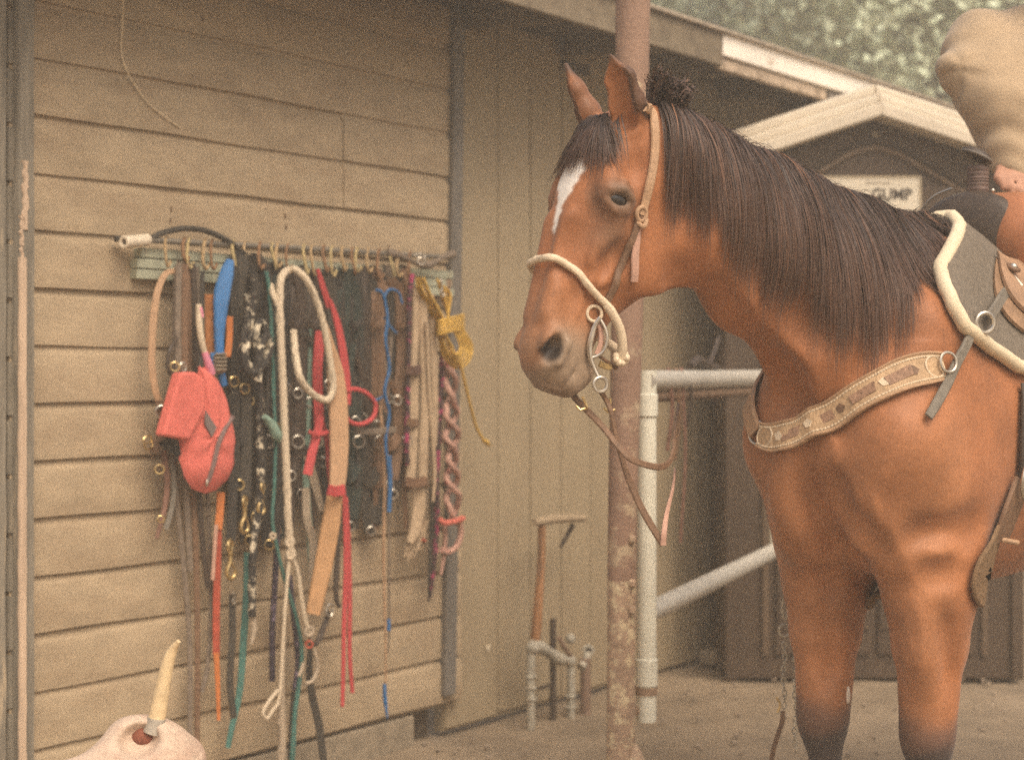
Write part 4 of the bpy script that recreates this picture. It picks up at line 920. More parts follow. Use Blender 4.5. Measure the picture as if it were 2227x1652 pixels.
MB().tube([tp2[-1] + tn2[-1] * 0.01 + Vector((-0.008, 0, 0.012)), tp2[-1] + tn2[-1] * 0.014 + Vector((0.008, 0, -0.012))], 0.005, 8).build('dee', M_steel, bc)

# ------------------------------------------------------------------ saddle pad, saddle, cinch
def bar(f, ph, off=0.0):
    """point of the barrel at body station f and angle ph (deg, 0 = up, + = left)"""
    o = np.array([f, 0, 1.18]); d = np.array([0, math.sin(math.radians(ph)), math.cos(math.radians(ph))])
    ts = np.arange(0.10, 0.60, 0.004); v = HG.value(o + ts[:, None] * d); i = int(np.argmax(v > 0)); t = ts[i] - 0.004 * v[i] / max(v[i] - v[i - 1], 1e-6)
    return o + d * (t + off)
def patch(f0, f1, ph0, ph1, off, th, nf=16, nph=26, lift=None):
    phs = np.linspace(ph0, ph1, nph); vs = [[], []]
    for ph in phs:
        a = f0(ph) if callable(f0) else f0; b = f1(ph) if callable(f1) else f1
        for i in range(nf):
            f = a + (b - a) * i / (nf - 1); l = lift(f, ph) if lift else 0.0
            vs[0].append(to_world(bar(f, ph, off + l))); vs[1].append(to_world(bar(f, ph, off + th + l)))
    n = len(vs[0]); V = [Vector(v) for v in vs[0] + vs[1]]; fs = []
    for j in range(nph - 1):
        for i in range(nf - 1):
            a = j * nf + i; fs.append((a, a + 1, a + nf + 1, a + nf)); fs.append((n + a, n + a + nf, n + a + nf + 1, n + a + 1))
    rim = [i for i in range(nf)] + [j * nf + nf - 1 for j in range(1, nph)] + [(nph - 1) * nf + i for i in range(nf - 2, -1, -1)] + [j * nf for j in range(nph - 2, 0, -1)]
    for k in range(len(rim)):
        a, b = rim[k], rim[(k + 1) % len(rim)]; fs.append((a, n + a, n + b, b))
    return MB().add(V, fs), [V[n + k] for k in rim], [j * nf for j in range(nph)]
ep = []
for (x, y) in [(2057, 560), (2066, 610), (2082, 655), (2104, 703)]:
    q = ray(x, y, 0.022); ep.append((math.degrees(math.atan2(q[1], q[2] - 1.18)), q[0]))
ep.sort(); PHI_E = ep[-1][0] + 1.0
def pad_front(ph): return float(np.interp(abs(ph), [0, 8] + [a for a, _ in ep], [-0.262, -0.225] + [b for _, b in ep]))
eb = []
for (x, y) in [(2104, 703), (2140, 738), (2180, 768), (2224, 800)]:
    q = ray(x, y, 0.022); eb.append((q[0], math.degrees(math.atan2(q[1], q[2] - 1.18))))
eb.sort()
pad = thing('saddle_pad', 'dark grey felt saddle pad with thick cream rolled edge under the saddle', 'saddle pad', to_world(np.array([-0.5, 0, 1.5])))
def pad_bottom(f): return float(np.interp(f, [-1.05] + [a for a, _ in eb], [eb[0][1] + 22] + [b for _, b in eb]))
def pad_mesh():
    nf, nph = 22, 30; lay = [[], []]
    for side in range(-nph, nph + 1):
        s = side / nph
        for i in range(nf):
            u = i / (nf - 1)
            f = 0.0
            ph = 0.0
            for _ in range(4):
                f = pad_front(ph) * (1 - u) + (-1.02) * u; ph = s * pad_bottom(f)
            lift = 0.012 * math.exp(-(s * 2.2) ** 2) * (1 if f > -0.7 else 0.5)
            for k, o in enumerate((0.006, 0.030)): lay[k].append(Vector(to_world(bar(f, ph, o + lift))))
    R_ = 2 * nph + 1; n = len(lay[0]); V = lay[0] + lay[1]; fs = []
    for j in range(R_ - 1):
        for i in range(nf - 1):
            a = j * nf + i; fs += [(a, a + nf, a + nf + 1, a + 1), (n + a, n + a + 1, n + a + nf + 1, n + a + nf)]
    rim = [j * nf for j in range(R_)] + [(R_ - 1) * nf + i for i in range(1, nf)] + [j * nf + nf - 1 for j in range(R_ - 2, -1, -1)] + [i for i in range(nf - 2, 0, -1)]
    for k in range(len(rim)):
        a, b = rim[k], rim[(k + 1) % len(rim)]; fs.append((a, b, n + b, n + a))
    mids = [(V[k] + V[n + k]) / 2 for k in rim]
    return MB().add(V, fs), mids
pm, rimp = pad_mesh()
pm.build('felt', M_felt, pad)
MB().tube(rimp, 0.0155, 10, closed=True).build('rolled_edge', M_cream, pad)
sad = thing('western_saddle', 'brown western saddle with dark wrapped horn and orange brown fork', 'saddle', to_world(np.array([-0.6, 0, 1.55])))
def loc(f, l, z): return np.array([f, l, z])
def field_part(name, build_fn, lo, hi, h, m, parent, smooth=1, local=True):
    g = Field(np.arange(lo[0], hi[0], h), np.arange(lo[1], hi[1], h), np.arange(lo[2], hi[2], h)); build_fn(g); v, q = g.mesh(smooth)
    me = bpy.data.meshes.new(name); me.from_pydata((to_world(v) if local else v).tolist(), [], q.tolist())
    o = link(name, me, m, parent, False); me.polygons.foreach_set('use_smooth', [True] * len(me.polygons)); return o
def fork(g):
    g.ell(loc(-0.425, 0.04, 1.555), (0.085, 0.155, 0.100), None, 0.03)
    for s in (-1, 1): g.ell(loc(-0.42, s * 0.115, 1.540), (0.075, 0.065, 0.080), None, 0.05)
    g.ell(loc(-0.45, 0, 1.44), (0.3, 0.085, 0.09), None, 0.02, 'sub')
field_part('fork', fork, (-0.55, -0.26, 1.38), (-0.26, 0.26, 1.72), 0.007, M_orange, sad)
def gullet(g):
    g.ell(loc(-0.372, -0.005, 1.560), (0.050, 0.135, 0.098), None, 0.02)
    g.ell(loc(-0.37, 0.0, 1.455), (0.12, 0.075, 0.07), None, 0.02, 'sub')
field_part('gullet_cover', gullet, (-0.47, -0.24, 1.40), (-0.28, 0.22, 1.72), 0.006, M_drklea, sad)
rim_pts = [Vector(to_world(loc(-0.342, l, z))) for l, z in ((-0.135, 1.585), (-0.115, 1.620), (-0.080, 1.650), (-0.035, 1.664))]
MB().tube(spline(rim_pts, 16), 0.0032, 6).build('fork_rim', M_steel, sad)
hx = [Vector(to_world(loc(-0.395, 0, z))) for z in (1.640, 1.672, 1.690, 1.716)]
MB().tube(spline(hx, 30), [0.024 + 0.0016 * ((i // 2) % 2) for i in range(30)], 16).build('horn', mat('horn_wrap', (0.115, 0.075, 0.062), 0.6, 0.3, 60, 0.5, 150), sad)
hc = Vector(to_world(loc(-0.390, 0, 1.742)))
MB().ball(hc, 0.037, 0.037, 0.014, [Vector((0.9, 0, -0.42)).normalized(), Vector((0, 1, 0)), Vector((0.42, 0, 0.9)).normalized()], 20, 10).build('horn_cap', M_drklea, sad)
MB().ring(hc + Vector((0, 0, -0.004)), (0.42, 0, 0.9), 0.036, 0.0035, N=24).build('horn_rim', mat('horn_edge', (0.16, 0.14, 0.12), 0.4), sad)
for (dx, dz) in ((0.028, -0.062), (0.030, -0.078)):
    MB().ball(hx[2] + Vector((dx, -0.022, dz + 0.03)), 0.0052).build('horn_stud', M_steel, sad)
# seat, cantle, skirts, swell side (near), fender
def seat(g):
    g.chain([loc(-0.50, 0, 1.575), loc(-0.70, 0, 1.55), loc(-0.90, 0, 1.58)], [(0.03, 0.12), (0.03, 0.16), (0.035, 0.17)], 0.05)
    for s in (-1, 1): g.chain([loc(-0.95, 0, 1.66), loc(-0.945, s * 0.12, 1.645), loc(-0.90, s * 0.20, 1.57)], [(0.045, 0.022)] * 3, 0.04)
field_part('seat', seat, (-1.10, -0.32, 1.45), (-0.40, 0.32, 1.78), 0.011, M_brnlea, sad)
for s in (-1, 1):
    a, b = (24, 62) if s > 0 else (-62, -24)
    f0 = lambda ph: -0.125 - 0.10 * ((abs(ph) - 43) / 19.0) ** 2 - 0.03 * (abs(ph) > 58)
    sk, _, _ = patch(f0, -1.08, a, b, 0.036, 0.007, 22, 16); sk.build('skirt', mat('skirt_leather', (0.27, 0.165, 0.095), 0.55, 0.25, 30, 0.7, 90), sad)
    f1 = lambda ph: -0.170 - 0.08 * ((abs(ph) - 38) / 17.0) ** 2
    sk, _, _ = patch(f1, -0.78, *((22, 54) if s > 0 else (-54, -22)), 0.046, 0.008, 18, 14); sk.build('jockey', mat('jockey_leather', (0.33, 0.205, 0.125), 0.5, 0.25, 26, 0.9, 70), sad)
    sk, _, _ = patch(-0.60, -0.76, *((54, 118) if s > 0 else (-118, -54)), 0.062, 0.010, 8, 16); sk.build('fender', M_brnlea, sad)
    # wooden stirrup
    c0 = Vector(to_world(bar(-0.68, s * 118, 0.07)))
    MB().ring(c0 + Vector((0, 0, -0.09)), Vector((*HF, 0)), 0.065, 0.012, N=20, up=(0, 0, 1), sx=0.85).build('stirrup', M_pale, sad)
    q = bar(-0.235, s * 31, 0.060); qn = Vector(to_world(bar(-0.235, s * 31, 0.08))) - Vector(to_world(q))
    MB().ring(Vector(to_world(q)), qn, 0.013, 0.005, N=16).build('concho', M_brnlea, sad)
    MB().ball(Vector(to_world(bar(-0.235, s * 31, 0.062))), 0.0085, nu=12, nv=8).build('concho', M_steel, sad)
ci = thing('cinch', 'worn leather cinch with steel ring behind the horse\'s near foreleg', 'cinch', to_world(np.array([-0.1, 0.25, 0.95])))
c1, k1 = on_horse([(2206, 1050), (2192, 1085), (2176, 1125), (2160, 1165)], 0.010, 20)
MB().ribbon(c1, k1, lerpl([0.072, 0.082, 0.088, 0.090], 20), 0.008).build('billet', M_brnlea, ci)
c2, k2 = on_horse([(2162, 1160), (2148, 1195), (2132, 1230), (2124, 1252)], 0.006, 16)
q0_ = to_local(np.array(c2[-1])); ua_ = np.array([list(v) for v in spline([q0_, np.array([q0_[0] - 0.01, 0.15, 0.80]), np.array([q0_[0] - 0.02, 0.05, 0.77]), np.array([q0_[0] - 0.02, -0.10, 0.78])], 18)][1:]); ua_ = HG.snap(ua_, 0.006); ug = HG.grad(ua_)
MB().ribbon(c2 + [Vector(v) for v in to_world(ua_)], k2 + [Vector((*(g_[0] * HF + g_[1] * HL), g_[2])) for g_ in ug], 0.088, 0.007).build('girth', mat('woven_girth', (0.185, 0.115, 0.06), 0.85, 0.3, 70, 0.8, 160), ci)
i_ = c1[-1]; MB().tube([i_ + Vector((-0.032, -0.008, 0.003)), i_ + Vector((0.0, -0.012, 0)), i_ + Vector((0.036, -0.006, -0.007))], 0.0055, 8).build('hem_stitching', M_tanlea, ci)
MB().ring(c1[0] + k1[0] * 0.012 + Vector((0.012, 0, 0.012)), k1[0], 0.044, 0.0046, N=26).build('cinch_ring', M_steel, ci)
MB().tube([c1[6] + k1[6] * 0.014 + Vector((0.026, 0, 0.01)), c1[12] + k1[12] * 0.014 + Vector((0.034, 0, -0.006))], 0.0042, 8).build('buckle_tongue', M_steel, ci)
la, lk = on_horse([(2212, 1046), (2218, 980), (2222, 900), (2224, 840)], 0.010, 16)
MB().ribbon(la, lk, 0.042, 0.007).build('latigo', M_drklea, ci)
# ------------------------------------------------------------------ tack hanging on the siding wall
M_blk = mat('black_nylon', (0.036, 0.032, 0.027), 0.75, 0.4, 60, 0.5, 260)
M_blk2 = mat('dusty_black_nylon', (0.055, 0.048, 0.038), 0.8, 0.4, 40, 0.5, 200)
M_grnblk = mat('green_black_nylon', (0.028, 0.038, 0.032), 0.75, 0.4, 60, 0.5, 260)
M_fleck = mat('flecked_rope', (0.035, 0.031, 0.027), 0.8, 0.3, 60, 0.5, 260, col2=(0.60, 0.52, 0.38), mixlo=0.53, mixhi=0.58, mscale=30)
M_cotton = mat('cotton_rope', (0.56, 0.46, 0.33), 0.85, 0.16, 90, 0.6, 280)
M_cotton2 = mat('dirty_cotton', (0.40, 0.32, 0.23), 0.85, 0.22, 70, 0.6, 280)
M_red = mat('red_nylon', (0.46, 0.060, 0.062), 0.65, 0.18, 60, 0.4, 260)
M_coral = mat('coral_cloth', (0.60, 0.140, 0.110), 0.85, 0.14, 30, 0.6, 160)
M_blue = mat('blue_plastic', (0.035, 0.150, 0.36), 0.45, 0.2, 20)
M_bluerope = mat('blue_rope', (0.025, 0.115, 0.27), 0.7, 0.3, 60, 0.5, 260)
M_teal = mat('teal_nylon', (0.055, 0.155, 0.130), 0.75, 0.25, 60, 0.5, 260)
M_orangestrap = mat('orange_strap', (0.50, 0.16, 0.045), 0.7, 0.2, 50)
M_redstrap = mat('rust_red_strap', (0.36, 0.065, 0.035), 0.7, 0.25, 50)
M_yel = mat('yellow_rope', (0.58, 0.36, 0.075), 0.75, 0.2, 70, 0.6, 260)
M_suede = mat('suede', (0.42, 0.31, 0.20), 0.9, 0.18, 30, 0.5, 200, col2=(0.27, 0.18, 0.11), mixlo=0.52, mixhi=0.7, mscale=10)
M_pinkrope = mat('pink_speckled_rope', (0.43, 0.25, 0.19), 0.85, 0.25, 60, 0.6, 260, col2=(0.48, 0.085, 0.08), mixlo=0.58, mixhi=0.68, mscale=30)
M_magrope = mat('magenta_black_rope', (0.055, 0.035, 0.035), 0.8, 0.3, 60, 0.6, 260, col2=(0.36, 0.045, 0.12), mixlo=0.52, mixhi=0.58, mscale=34)
M_mint = mat('mint_strap', (0.19, 0.28, 0.22), 0.8, 0.25, 30, 0.4, 200)
M_greybrn = mat('grey_brown_leather', (0.175, 0.135, 0.10), 0.65, 0.3, 50, 0.5, 200)
M_redbrn = mat('red_brown_leather', (0.185, 0.095, 0.065), 0.6, 0.3, 50, 0.4, 200)
M_rackpaint = mat('chipped_green_paint', (0.36, 0.37, 0.27), 0.8, 0.15, 30, 0.4, 100, col2=(0.24, 0.16, 0.10), mixlo=0.56, mixhi=0.62, mscale=16)

def WT(pts, off=0.08, n=40):
    return spline([W(p[0], p[1], p[2] if len(p) > 2 else off) for p in pts], n)
def jn(a=0.25):
    v = WN * 0.45 + Vector((0.05, -0.85, 0)) + WD * random.uniform(-a, a); return v.normalized()
def S(t, name, pts, w_, m, off=0.08, th=0.0035, n=None, a=0.3):
    n = n or max(14, 7 * len(pts)); ws = [q_ * 1.12 for q_ in lerpl(w_, n)] if hasattr(w_, '__len__') else w_ * 1.22
    ps = WT(pts, off, n); n0 = jn(a); n1 = jn(a); ns = [n0.lerp(n1, i / (n - 1)) for i in range(n)]
    return MB().ribbon(ps, ns, ws, th).build(name, m, t)
def R(t, name, pts, r, m, off=0.08, n=None, tw=260, amp=0.22, lobes=3, sides=9):
    ps = WT(pts, off, 12); L = sum((ps[i + 1] - ps[i]).length for i in range(11)); r0_ = max(r) if hasattr(r, '__len__') else r; n = n or int(min(260, max(16, L / max(r0_ * 0.45, 0.0022))))
    rr = lerpl(r, n) if hasattr(r, '__len__') else r
    return MB().tube(WT(pts, off, n), rr, sides, twist=tw, amp=amp, lobes=lobes).build(name, m, t)
def N(t, name, x, y, R_, r, m, off=0.09, sx=1.0, a0=0, a1=360, tilt=0.25):
    return MB().ring(W(x, y, off), jn(tilt), R_, r, a0, a1, (0, 0, 1), 22, 8, sx).build(name, m, t)
def BK(t, x, y, w_, h_, m, off=0.1, rot=0.2):
    c = W(x, y, off); u = (WD * math.cos(rot) + Vector((0, 0, math.sin(rot)))); v = (Vector((0, 0, math.cos(rot))) - WD * math.sin(rot))
    ps = [c + u * a * w_ + v * b * h_ for a, b in ((-1, -.7), (-.7, -1), (.7, -1), (1, -.7), (1, .7), (.7, 1), (-.7, 1), (-1, .7))]
    MB().tube(ps, 0.0030, 7, closed=True).build('buckle', m, t)
    MB().tube([c - u * w_, c + u * w_ * 0.95 + WN * 0.004], 0.0022, 6).build('buckle_tongue', m, t)
def SNAP(t, x, y, m, off=0.10, sc=1.0, rot=0.0):
    c = W(x, y, off); d = Vector((0, 0, -1)) + WD * rot; d.normalize(); s = d.cross(WN).normalized(); k = 0.001 * sc
    MB().ring(c, WN + WD * 0.5, 10 * k, 3.4 * k, N=16, n=7).build('snap_eye', m, t)
    MB().tube([c + d * 9 * k, c + d * 14 * k, c + d * 20 * k], [4.5 * k, 5.5 * k, 4 * k], 9).build('snap_swivel', m, t)
    ps = [c + d * 20 * k, c + d * 30 * k + s * 2 * k, c + d * 42 * k + s * 9 * k, c + d * 54 * k + s * 8 * k, c + d * 60 * k - s * 1 * k, c + d * 55 * k - s * 9 * k, c + d * 46 * k - s * 10 * k]
    MB().tube(spline(ps, 24), 4.4 * k, 8).build('snap_hook', m, t)
    MB().tube([c + d * 28 * k - s * 3 * k, c + d * 46 * k - s * 9 * k], 2.2 * k, 7).build('snap_gate', m, t)
def hang(name, label, cat, x, y, off=0.08, group=None): return thing(name, label, cat, W(x, y, off), group)

# rack: painted board, rod, pipe end, hose and wire hooks
rk = hang('tack_rack', 'chipped pale green rack board with tan hooks along the siding wall', 'rack', 640, 570, 0.0)
zt_, zb_ = z_of(297, 537, 0.03), z_of(297, 607, 0.03); ua, ub = u_of(297, 0.03), u_of(986, 0.03)
h3 = (zt_ - zb_) / 3
for k in range(3):
    MB().box(wu(ua + (0.012 if k == 2 else 0.0), zb_ + k * h3 + 0.0015, 0.002), WD * (ub - ua - 0.01 * k), WN * (0.030 + 0.002 * k), Vector((0, 0, h3 - 0.003))).build('rack_board', M_rackpaint, rk, False, 0.002)
MB().tube([W(318, 522, 0.055), W(640, 539, 0.055), W(984, 560, 0.055)], 0.008, 8).build('rod', M_greystrap, rk)
MB().tube(WT([(250, 519, .03), (318, 521, .05), (352, 507, .06), (400, 497, .065), (450, 503, .065), (500, 527, .06), (520, 545, .05)], n=40), 0.0085, 9).build('hose', M_blk2, rk)
MB().tube(WT([(840, 548, .06), (870, 556, .07), (905, 572, .07), (935, 576, .07), (958, 562, .07), (985, 553, .06)], n=30), [0.011 + 0.004 * math.sin(i * .5) for i in range(30)], 9).build('hose', M_greybrn, rk)
mb = MB(); a, b = W(268, 527, 0.075), W(320, 522, 0.060); ax = (b - a).normalized(); u_ = Vector((0, 0, 1)); v_ = ax.cross(u_).normalized()
for (r0, rv) in ((0.0175, 1), (0.009, -1)): pass
nn = 18; vs = []; fs = []
for (p_, r_) in ((a, 0.0175), (b, 0.0175), (b, 0.0088), (a, 0.0088)):
    for k in range(nn): vs.append(p_ + (u_ * math.cos(2 * math.pi * k / nn) + v_ * math.sin(2 * math.pi * k / nn)) * r_)
for i in range(4):
    for k in range(nn): fs.append((i * nn + k, i * nn + (k + 1) % nn, ((i + 1) % 4) * nn + (k + 1) % nn, ((i + 1) % 4) * nn + k))
mb.add(vs, fs).build('pipe_end', mat('pvc', (0.62, 0.53, 0.40), 0.5, 0.12, 40), rk, True, 0.002)
M_hook = mat('tan_hook_cord', (0.36, 0.25, 0.13), 0.8, 0.25, 60, 0.4, 200); M_hook2 = mat('rusty_hook', (0.22, 0.12, 0.06), 0.75, 0.3, 60, 0.4, 200)
M_wrapcord = mat('straw_cord', (0.40, 0.31, 0.15), 0.85, 0.25, 60, 0.5, 200)
for i, x in enumerate((362, 401, 412, 447, 462, 507, 533, 566, 592, 604, 626, 661, 678, 704, 722, 744, 766, 777, 801, 825, 850, 868, 893)):
    y = 522 + (x - 362) * 0.058; lean = random.uniform(-6, 6); L_ = random.choice((44, 50, 58))
    m_ = (M_hook, M_hook2, M_wrapcord)[i % 3]
    MB().tube(WT([(x + 3, y + 6, .034), (x, y - 6, .05), (x - 3 + lean * .2, y + 8, .068), (x + lean, y + L_ * .7, .078), (x + lean * .6 + 4, y + L_, .074), (x + 9, y + L_ * .8, .062)], n=22), 0.0052 if i % 2 else 0.0042, 7).build('hook', m_, rk)
for (x, y) in ((903, 556), (912, 553), (922, 560)): MB().ball(W(x, y, 0.085), 0.0062, nu=10, nv=7).build('rack_bolt', M_steel, rk)

# 1 cream bridle with brass fittings (left end)
t = hang('cream_bridle', 'cream leather bridle with brass buckles hanging at the pipe end of the rack', 'bridle', 340, 700)
S(t, 'strap', [(388, 590), (362, 594), (345, 625), (336, 670), (331, 730), (330, 800), (338, 850), (347, 878)], lerpl([.012, .018, .018, .016], 8), M_tanlea, .075)
S(t, 'cheek_strap', [(347, 870), (352, 905), (347, 945), (334, 985)], .020, M_brnlea, .08)
S(t, 'throat_strap', [(356, 980), (363, 1040), (360, 1090), (350, 1135), (340, 1170)], lerpl([.014, .013, .010], 5), M_redbrn, .07)
S(t, 'throat_strap', [(375, 1000), (378, 1060), (372, 1110), (360, 1150)], .012, M_greystrap, .075)
N(t, 'ring', 352, 895, .0165, .0032, M_steel); N(t, 'ring', 347, 1020, .012, .0028, M_brass); N(t, 'ring', 350, 1128, .009, .0024, M_brass)
BK(t, 322, 962, .014, .017, M_brass, .09, .25)
R(t, 'noseband', [(385, 735, .10), (369, 760, .11), (365, 800, .11), (384, 822, .11), (404, 806, .10)], .0055, M_drklea, n=30, amp=0)
N(t, 'ring', 380, 797, .012, .0026, M_brass, .12)
# 2 brown reins
t = hang('rein_bundle', 'bundle of long brown leather reins reaching down the wall beside the red bag', 'reins', 405, 620)
for (pts, w_, m_, o_) in [
    ([(384, 578), (380, 700), (378, 900), (384, 1080), (398, 1220), (412, 1400), (412, 1660)], .012, M_greybrn, .055),
    ([(396, 572), (394, 720), (398, 950), (408, 1130), (414, 1240)], .014, M_greybrn, .065),
    ([(408, 570), (410, 700), (414, 950), (426, 1200), (429, 1420), (428, 1660)], .013, M_brnlea, .060),
    ([(420, 574), (424, 720), (430, 1000), (440, 1170), (452, 1280)], .013, M_drklea, .070),
    ([(428, 580), (436, 800), (452, 1100), (458, 1300), (452, 1440), (438, 1505)], .011, M_greybrn, .050),
    ([(402, 574), (401, 760), (404, 900)], .016, M_brnlea, .085),
    ([(389, 574), (387, 700), (389, 860)], .014, M_greybrn, .090)]:
    S(t, 'rein', pts, w_, m_, o_)
N(t, 'ring', 378, 920, .010, .0025, M_steel, .1); BK(t, 398, 798, .009, .011, M_steel, .11, 0.1)
# 3 brush
t = hang('grooming_brush', 'grey bristle brush with cream and pink handle above the red bag', 'brush', 445, 740, .12)
MB().tube(WT([(432, 662, .115), (433, 700, .12), (438, 740, .125), (446, 772, .125)], n=16), lerpl([.008, .010, .009, .008], 16), 10).build('handle', M_cotton, t)
MB().tube(WT([(444, 765, .125), (452, 790, .125), (458, 812, .12)], n=10), lerpl([.009, .012, .014], 10), 10).build('neck', mat('pink_plastic', (0.62, 0.22, 0.30), 0.5, 0.08), t)
MB().tube(WT([(436, 668, .123), (440, 690, .126)], n=4), .0045, 8).build('grip', mat('pink_plastic', (0.62, 0.22, 0.30), 0.5, 0.08), t)
c = W(474, 790, .115); mb = MB()
for i in range(9):
    for j in range(5):
        p = c + WD * (i - 4) * .0048 + Vector((0, 0, (j - 2) * .011)); mb.tube([p - Vector((0, 0, .006)), p + WN * .014 + Vector((0, 0, .006))], .0022, 5)
stuff(mb.build('bristles', mat('bristle', (0.30, 0.245, 0.18), 0.8, 0.3, 80), t))
MB().cbox(c - WN * .006, WD * .023, WN * .006, Vector((0, 0, .030))).build('block', M_blue, t, False, .004)
# 4 blue tool
t = hang('blue_scraper', 'bright blue plastic scraper hanging beside the black halters', 'scraper', 485, 650, .10)
S(t, 'blade', [(500, 566), (492, 596), (482, 640), (478, 690)], [.020, .036, .042, .032], M_blue, .10, .010, 24, .1)
S(t, 'handle', [(478, 685), (476, 740), (479, 800), (486, 838)], [.032, .024, .020, .018], M_blue, .10, .010, 20, .1)
# 5 orange and red strap
t = hang('orange_strap', 'orange and red webbing strap hanging below the red bag', 'strap', 475, 1200, .07)
S(t, 'webbing', [(455, 640), (456, 700), (456, 790)], .022, mat('dull_orange', (0.33, 0.13, 0.045), .75, .3), .075); S(t, 'webbing', [(499, 688), (498, 740), (494, 775)], .016, M_orangestrap, .085)
S(t, 'webbing', [(480, 1070), (478, 1110), (474, 1150)], .018, M_orangestrap, .085)
S(t, 'webbing', [(474, 1145), (472, 1250), (470, 1340), (470, 1425)], .017, M_redstrap, .080); S(t, 'webbing', [(470, 1418), (473, 1480), (475, 1565)], [.015, .013, .009], M_orangestrap, .083)
S(t, 'webbing', [(470, 1140), (466, 1200), (462, 1260)], .009, M_pinklea, .09)
# 6 red bag
t = hang('red_bag', 'coral red zipped oval bag with folded flap hanging in front of the reins', 'bag', 450, 800, .13)
out = [(432, 795), (455, 800), (474, 826), (491, 866), (504, 912), (511, 962), (508, 1008), (495, 1043), (471, 1066), (446, 1073), (419, 1062), (399, 1035), (389, 996), (388, 958), (396, 928), (410, 900), (424, 872), (429, 835)]
rings = []; nr = 7; cx_, cy_ = 449, 950
oo = [W(x, y, .12) for x, y in out]; op_ = []
for i in range(len(oo)):
    for s_ in (0, .5): op_.append(oo[i].lerp(oo[(i + 1) % len(oo)], s_))
cc = W(cx_, cy_, .12); vs = []; fs = []; m_ = len(op_)
for side in (1, -1):
    for k in range(nr):
        q = 1 - k / nr; hgt = .030 * math.sqrt(max(0, 1 - q ** 2.2))
        for p in op_: vs.append(cc + (p - cc) * q + WN * (hgt if side > 0 else -hgt * .5) + WN * .003 * math.sin(p.z * 60 + k))
    vs.append(cc + WN * (.030 if side > 0 else -.015))
B_ = nr * m_ + 1
for si in (0, 1):
    o0 = si * B_
    for k in range(nr - 1):
        for i in range(m_): fs.append((o0 + k * m_ + i, o0 + k * m_ + (i + 1) % m_, o0 + (k + 1) * m_ + (i + 1) % m_, o0 + (k + 1) * m_ + i))
    for i in range(m_): fs.append((o0 + (nr - 1) * m_ + i, o0 + (nr - 1) * m_ + (i + 1) % m_, o0 + nr * m_))
for i in range(m_): fs.append((i, B_ + i, B_ + (i + 1) % m_, (i + 1) % m_))
MB().add(vs, fs).build('pouch', M_coral, t)
fl = [W(x, y, .162) for x, y in ((391, 810), (424, 808), (448, 826), (447, 884), (430, 922), (411, 957), (353, 947), (372, 878))]
MB().prism([p - WN * .035 for p in fl], WN * .038).build('flap', M_coral, t, False, .008)
S(t, 'zipper', [(506, 905, .134), (490, 930, .149), (475, 965, .156), (464, 1010, .152), (452, 1048, .144)], [.010, .012, .012, .010], mat('zip_tape', (0.16, 0.105, 0.095), .7), .15, .003, 30, .02)
MB().ball(W(450, 1050, .148), .004, .004, .010).build('zipper_pull', M_steel, t)
MB().prism([W(x, y, .1535) for x, y in ((446, 892), (444, 920), (460, 950), (470, 929))], WN * .0025).build('patch', mat('grey_patch', (0.17, 0.13, 0.12), .7), t, False)
S(t, 'lining', [(362, 950), (376, 972), (388, 990)], [.05, .035, .015], M_blk, .12, .004, 12)
S(t, 'hanger', [(440, 590, .09), (438, 690, .10), (436, 800, .12)], .010, M_blk, .1)

# halters
def halter(label, x, y0, y1, wd, m, ring_m, off, sway=0, nose=True, nm='halter'):
    t = hang(nm, label, 'halter', x, y0, off, 'halters hanging on the tack rack')
    h = y1 - y0
    S(t, 'crown_strap', [(x, y0), (x - wd * .55, y0 + h * .10), (x - wd * .6 + sway * .3, y0 + h * .35), (x - wd * .3 + sway * .5, y0 + h * .55)], .029, m, off)
    S(t, 'crown_strap', [(x, y0), (x + wd * .5, y0 + h * .09), (x + wd * .55 + sway * .3, y0 + h * .38), (x + wd * .35 + sway * .5, y0 + h * .58)], .029, m, off + .012)
    S(t, 'cheek_strap', [(x - wd * .3 + sway * .5, y0 + h * .53), (x - wd * .35 + sway * .8, y0 + h * .76), (x - wd * .1 + sway, y1)], .029, m, off + .006)
    S(t, 'cheek_strap', [(x + wd * .35 + sway * .5, y0 + h * .56), (x + wd * .4 + sway * .8, y0 + h * .78), (x + wd * .15 + sway, y1 - h * .04)], .029, m, off + .016)
    if nose: S(t, 'noseband', [(x - wd * .35 + sway * .8, y0 + h * .74), (x + sway * .8, y0 + h * .80), (x + wd * .42 + sway * .8, y0 + h * .75)], .029, m, off + .022)
    N(t, 'ring', x - wd * .32 + sway * .6, y0 + h * .55, .014, .003, ring_m, off + .018); N(t, 'ring', x + wd * .36 + sway * .6, y0 + h * .58, .014, .003, ring_m, off + .028); N(t, 'ring', x + sway, y1 - 6, .014, .003, ring_m, off + .02)
    return t
halter('wide black webbing halter behind the other black halters', 543, 556, 1180, 62, M_blk, M_brass, .035)
halter('black halter at the right side of the flecked rope', 586, 572, 1190, 42, M_blk, M_brass, .05)
halter('dark brown halter just inside the left leg of the cream loop', 633, 600, 1040, 40, M_drklea, M_steel, .05)
halter('dusty black halter behind the cream loop and red strap', 700, 596, 1010, 40, M_blk2, M_steel, .05)
halter('black halter seen through the red ring', 774, 598, 1010, 38, M_blk, M_steel, .035)
halter('dusty brown halter between blue rope and maroon rope', 848, 608, 1060, 44, M_brnlea, M_steel, .055)
halter('black nylon halter hanging right of the blue scraper', 520, 548, 1060, 34, M_blk, M_brass, .06)
halter('dusty black halter behind the flecked rope knot', 556, 556, 1130, 46, M_blk2, M_brass, .05)
halter('black halter behind the left leg of the cream braided rope', 600, 570, 1160, 36, M_blk, M_brass, .04)
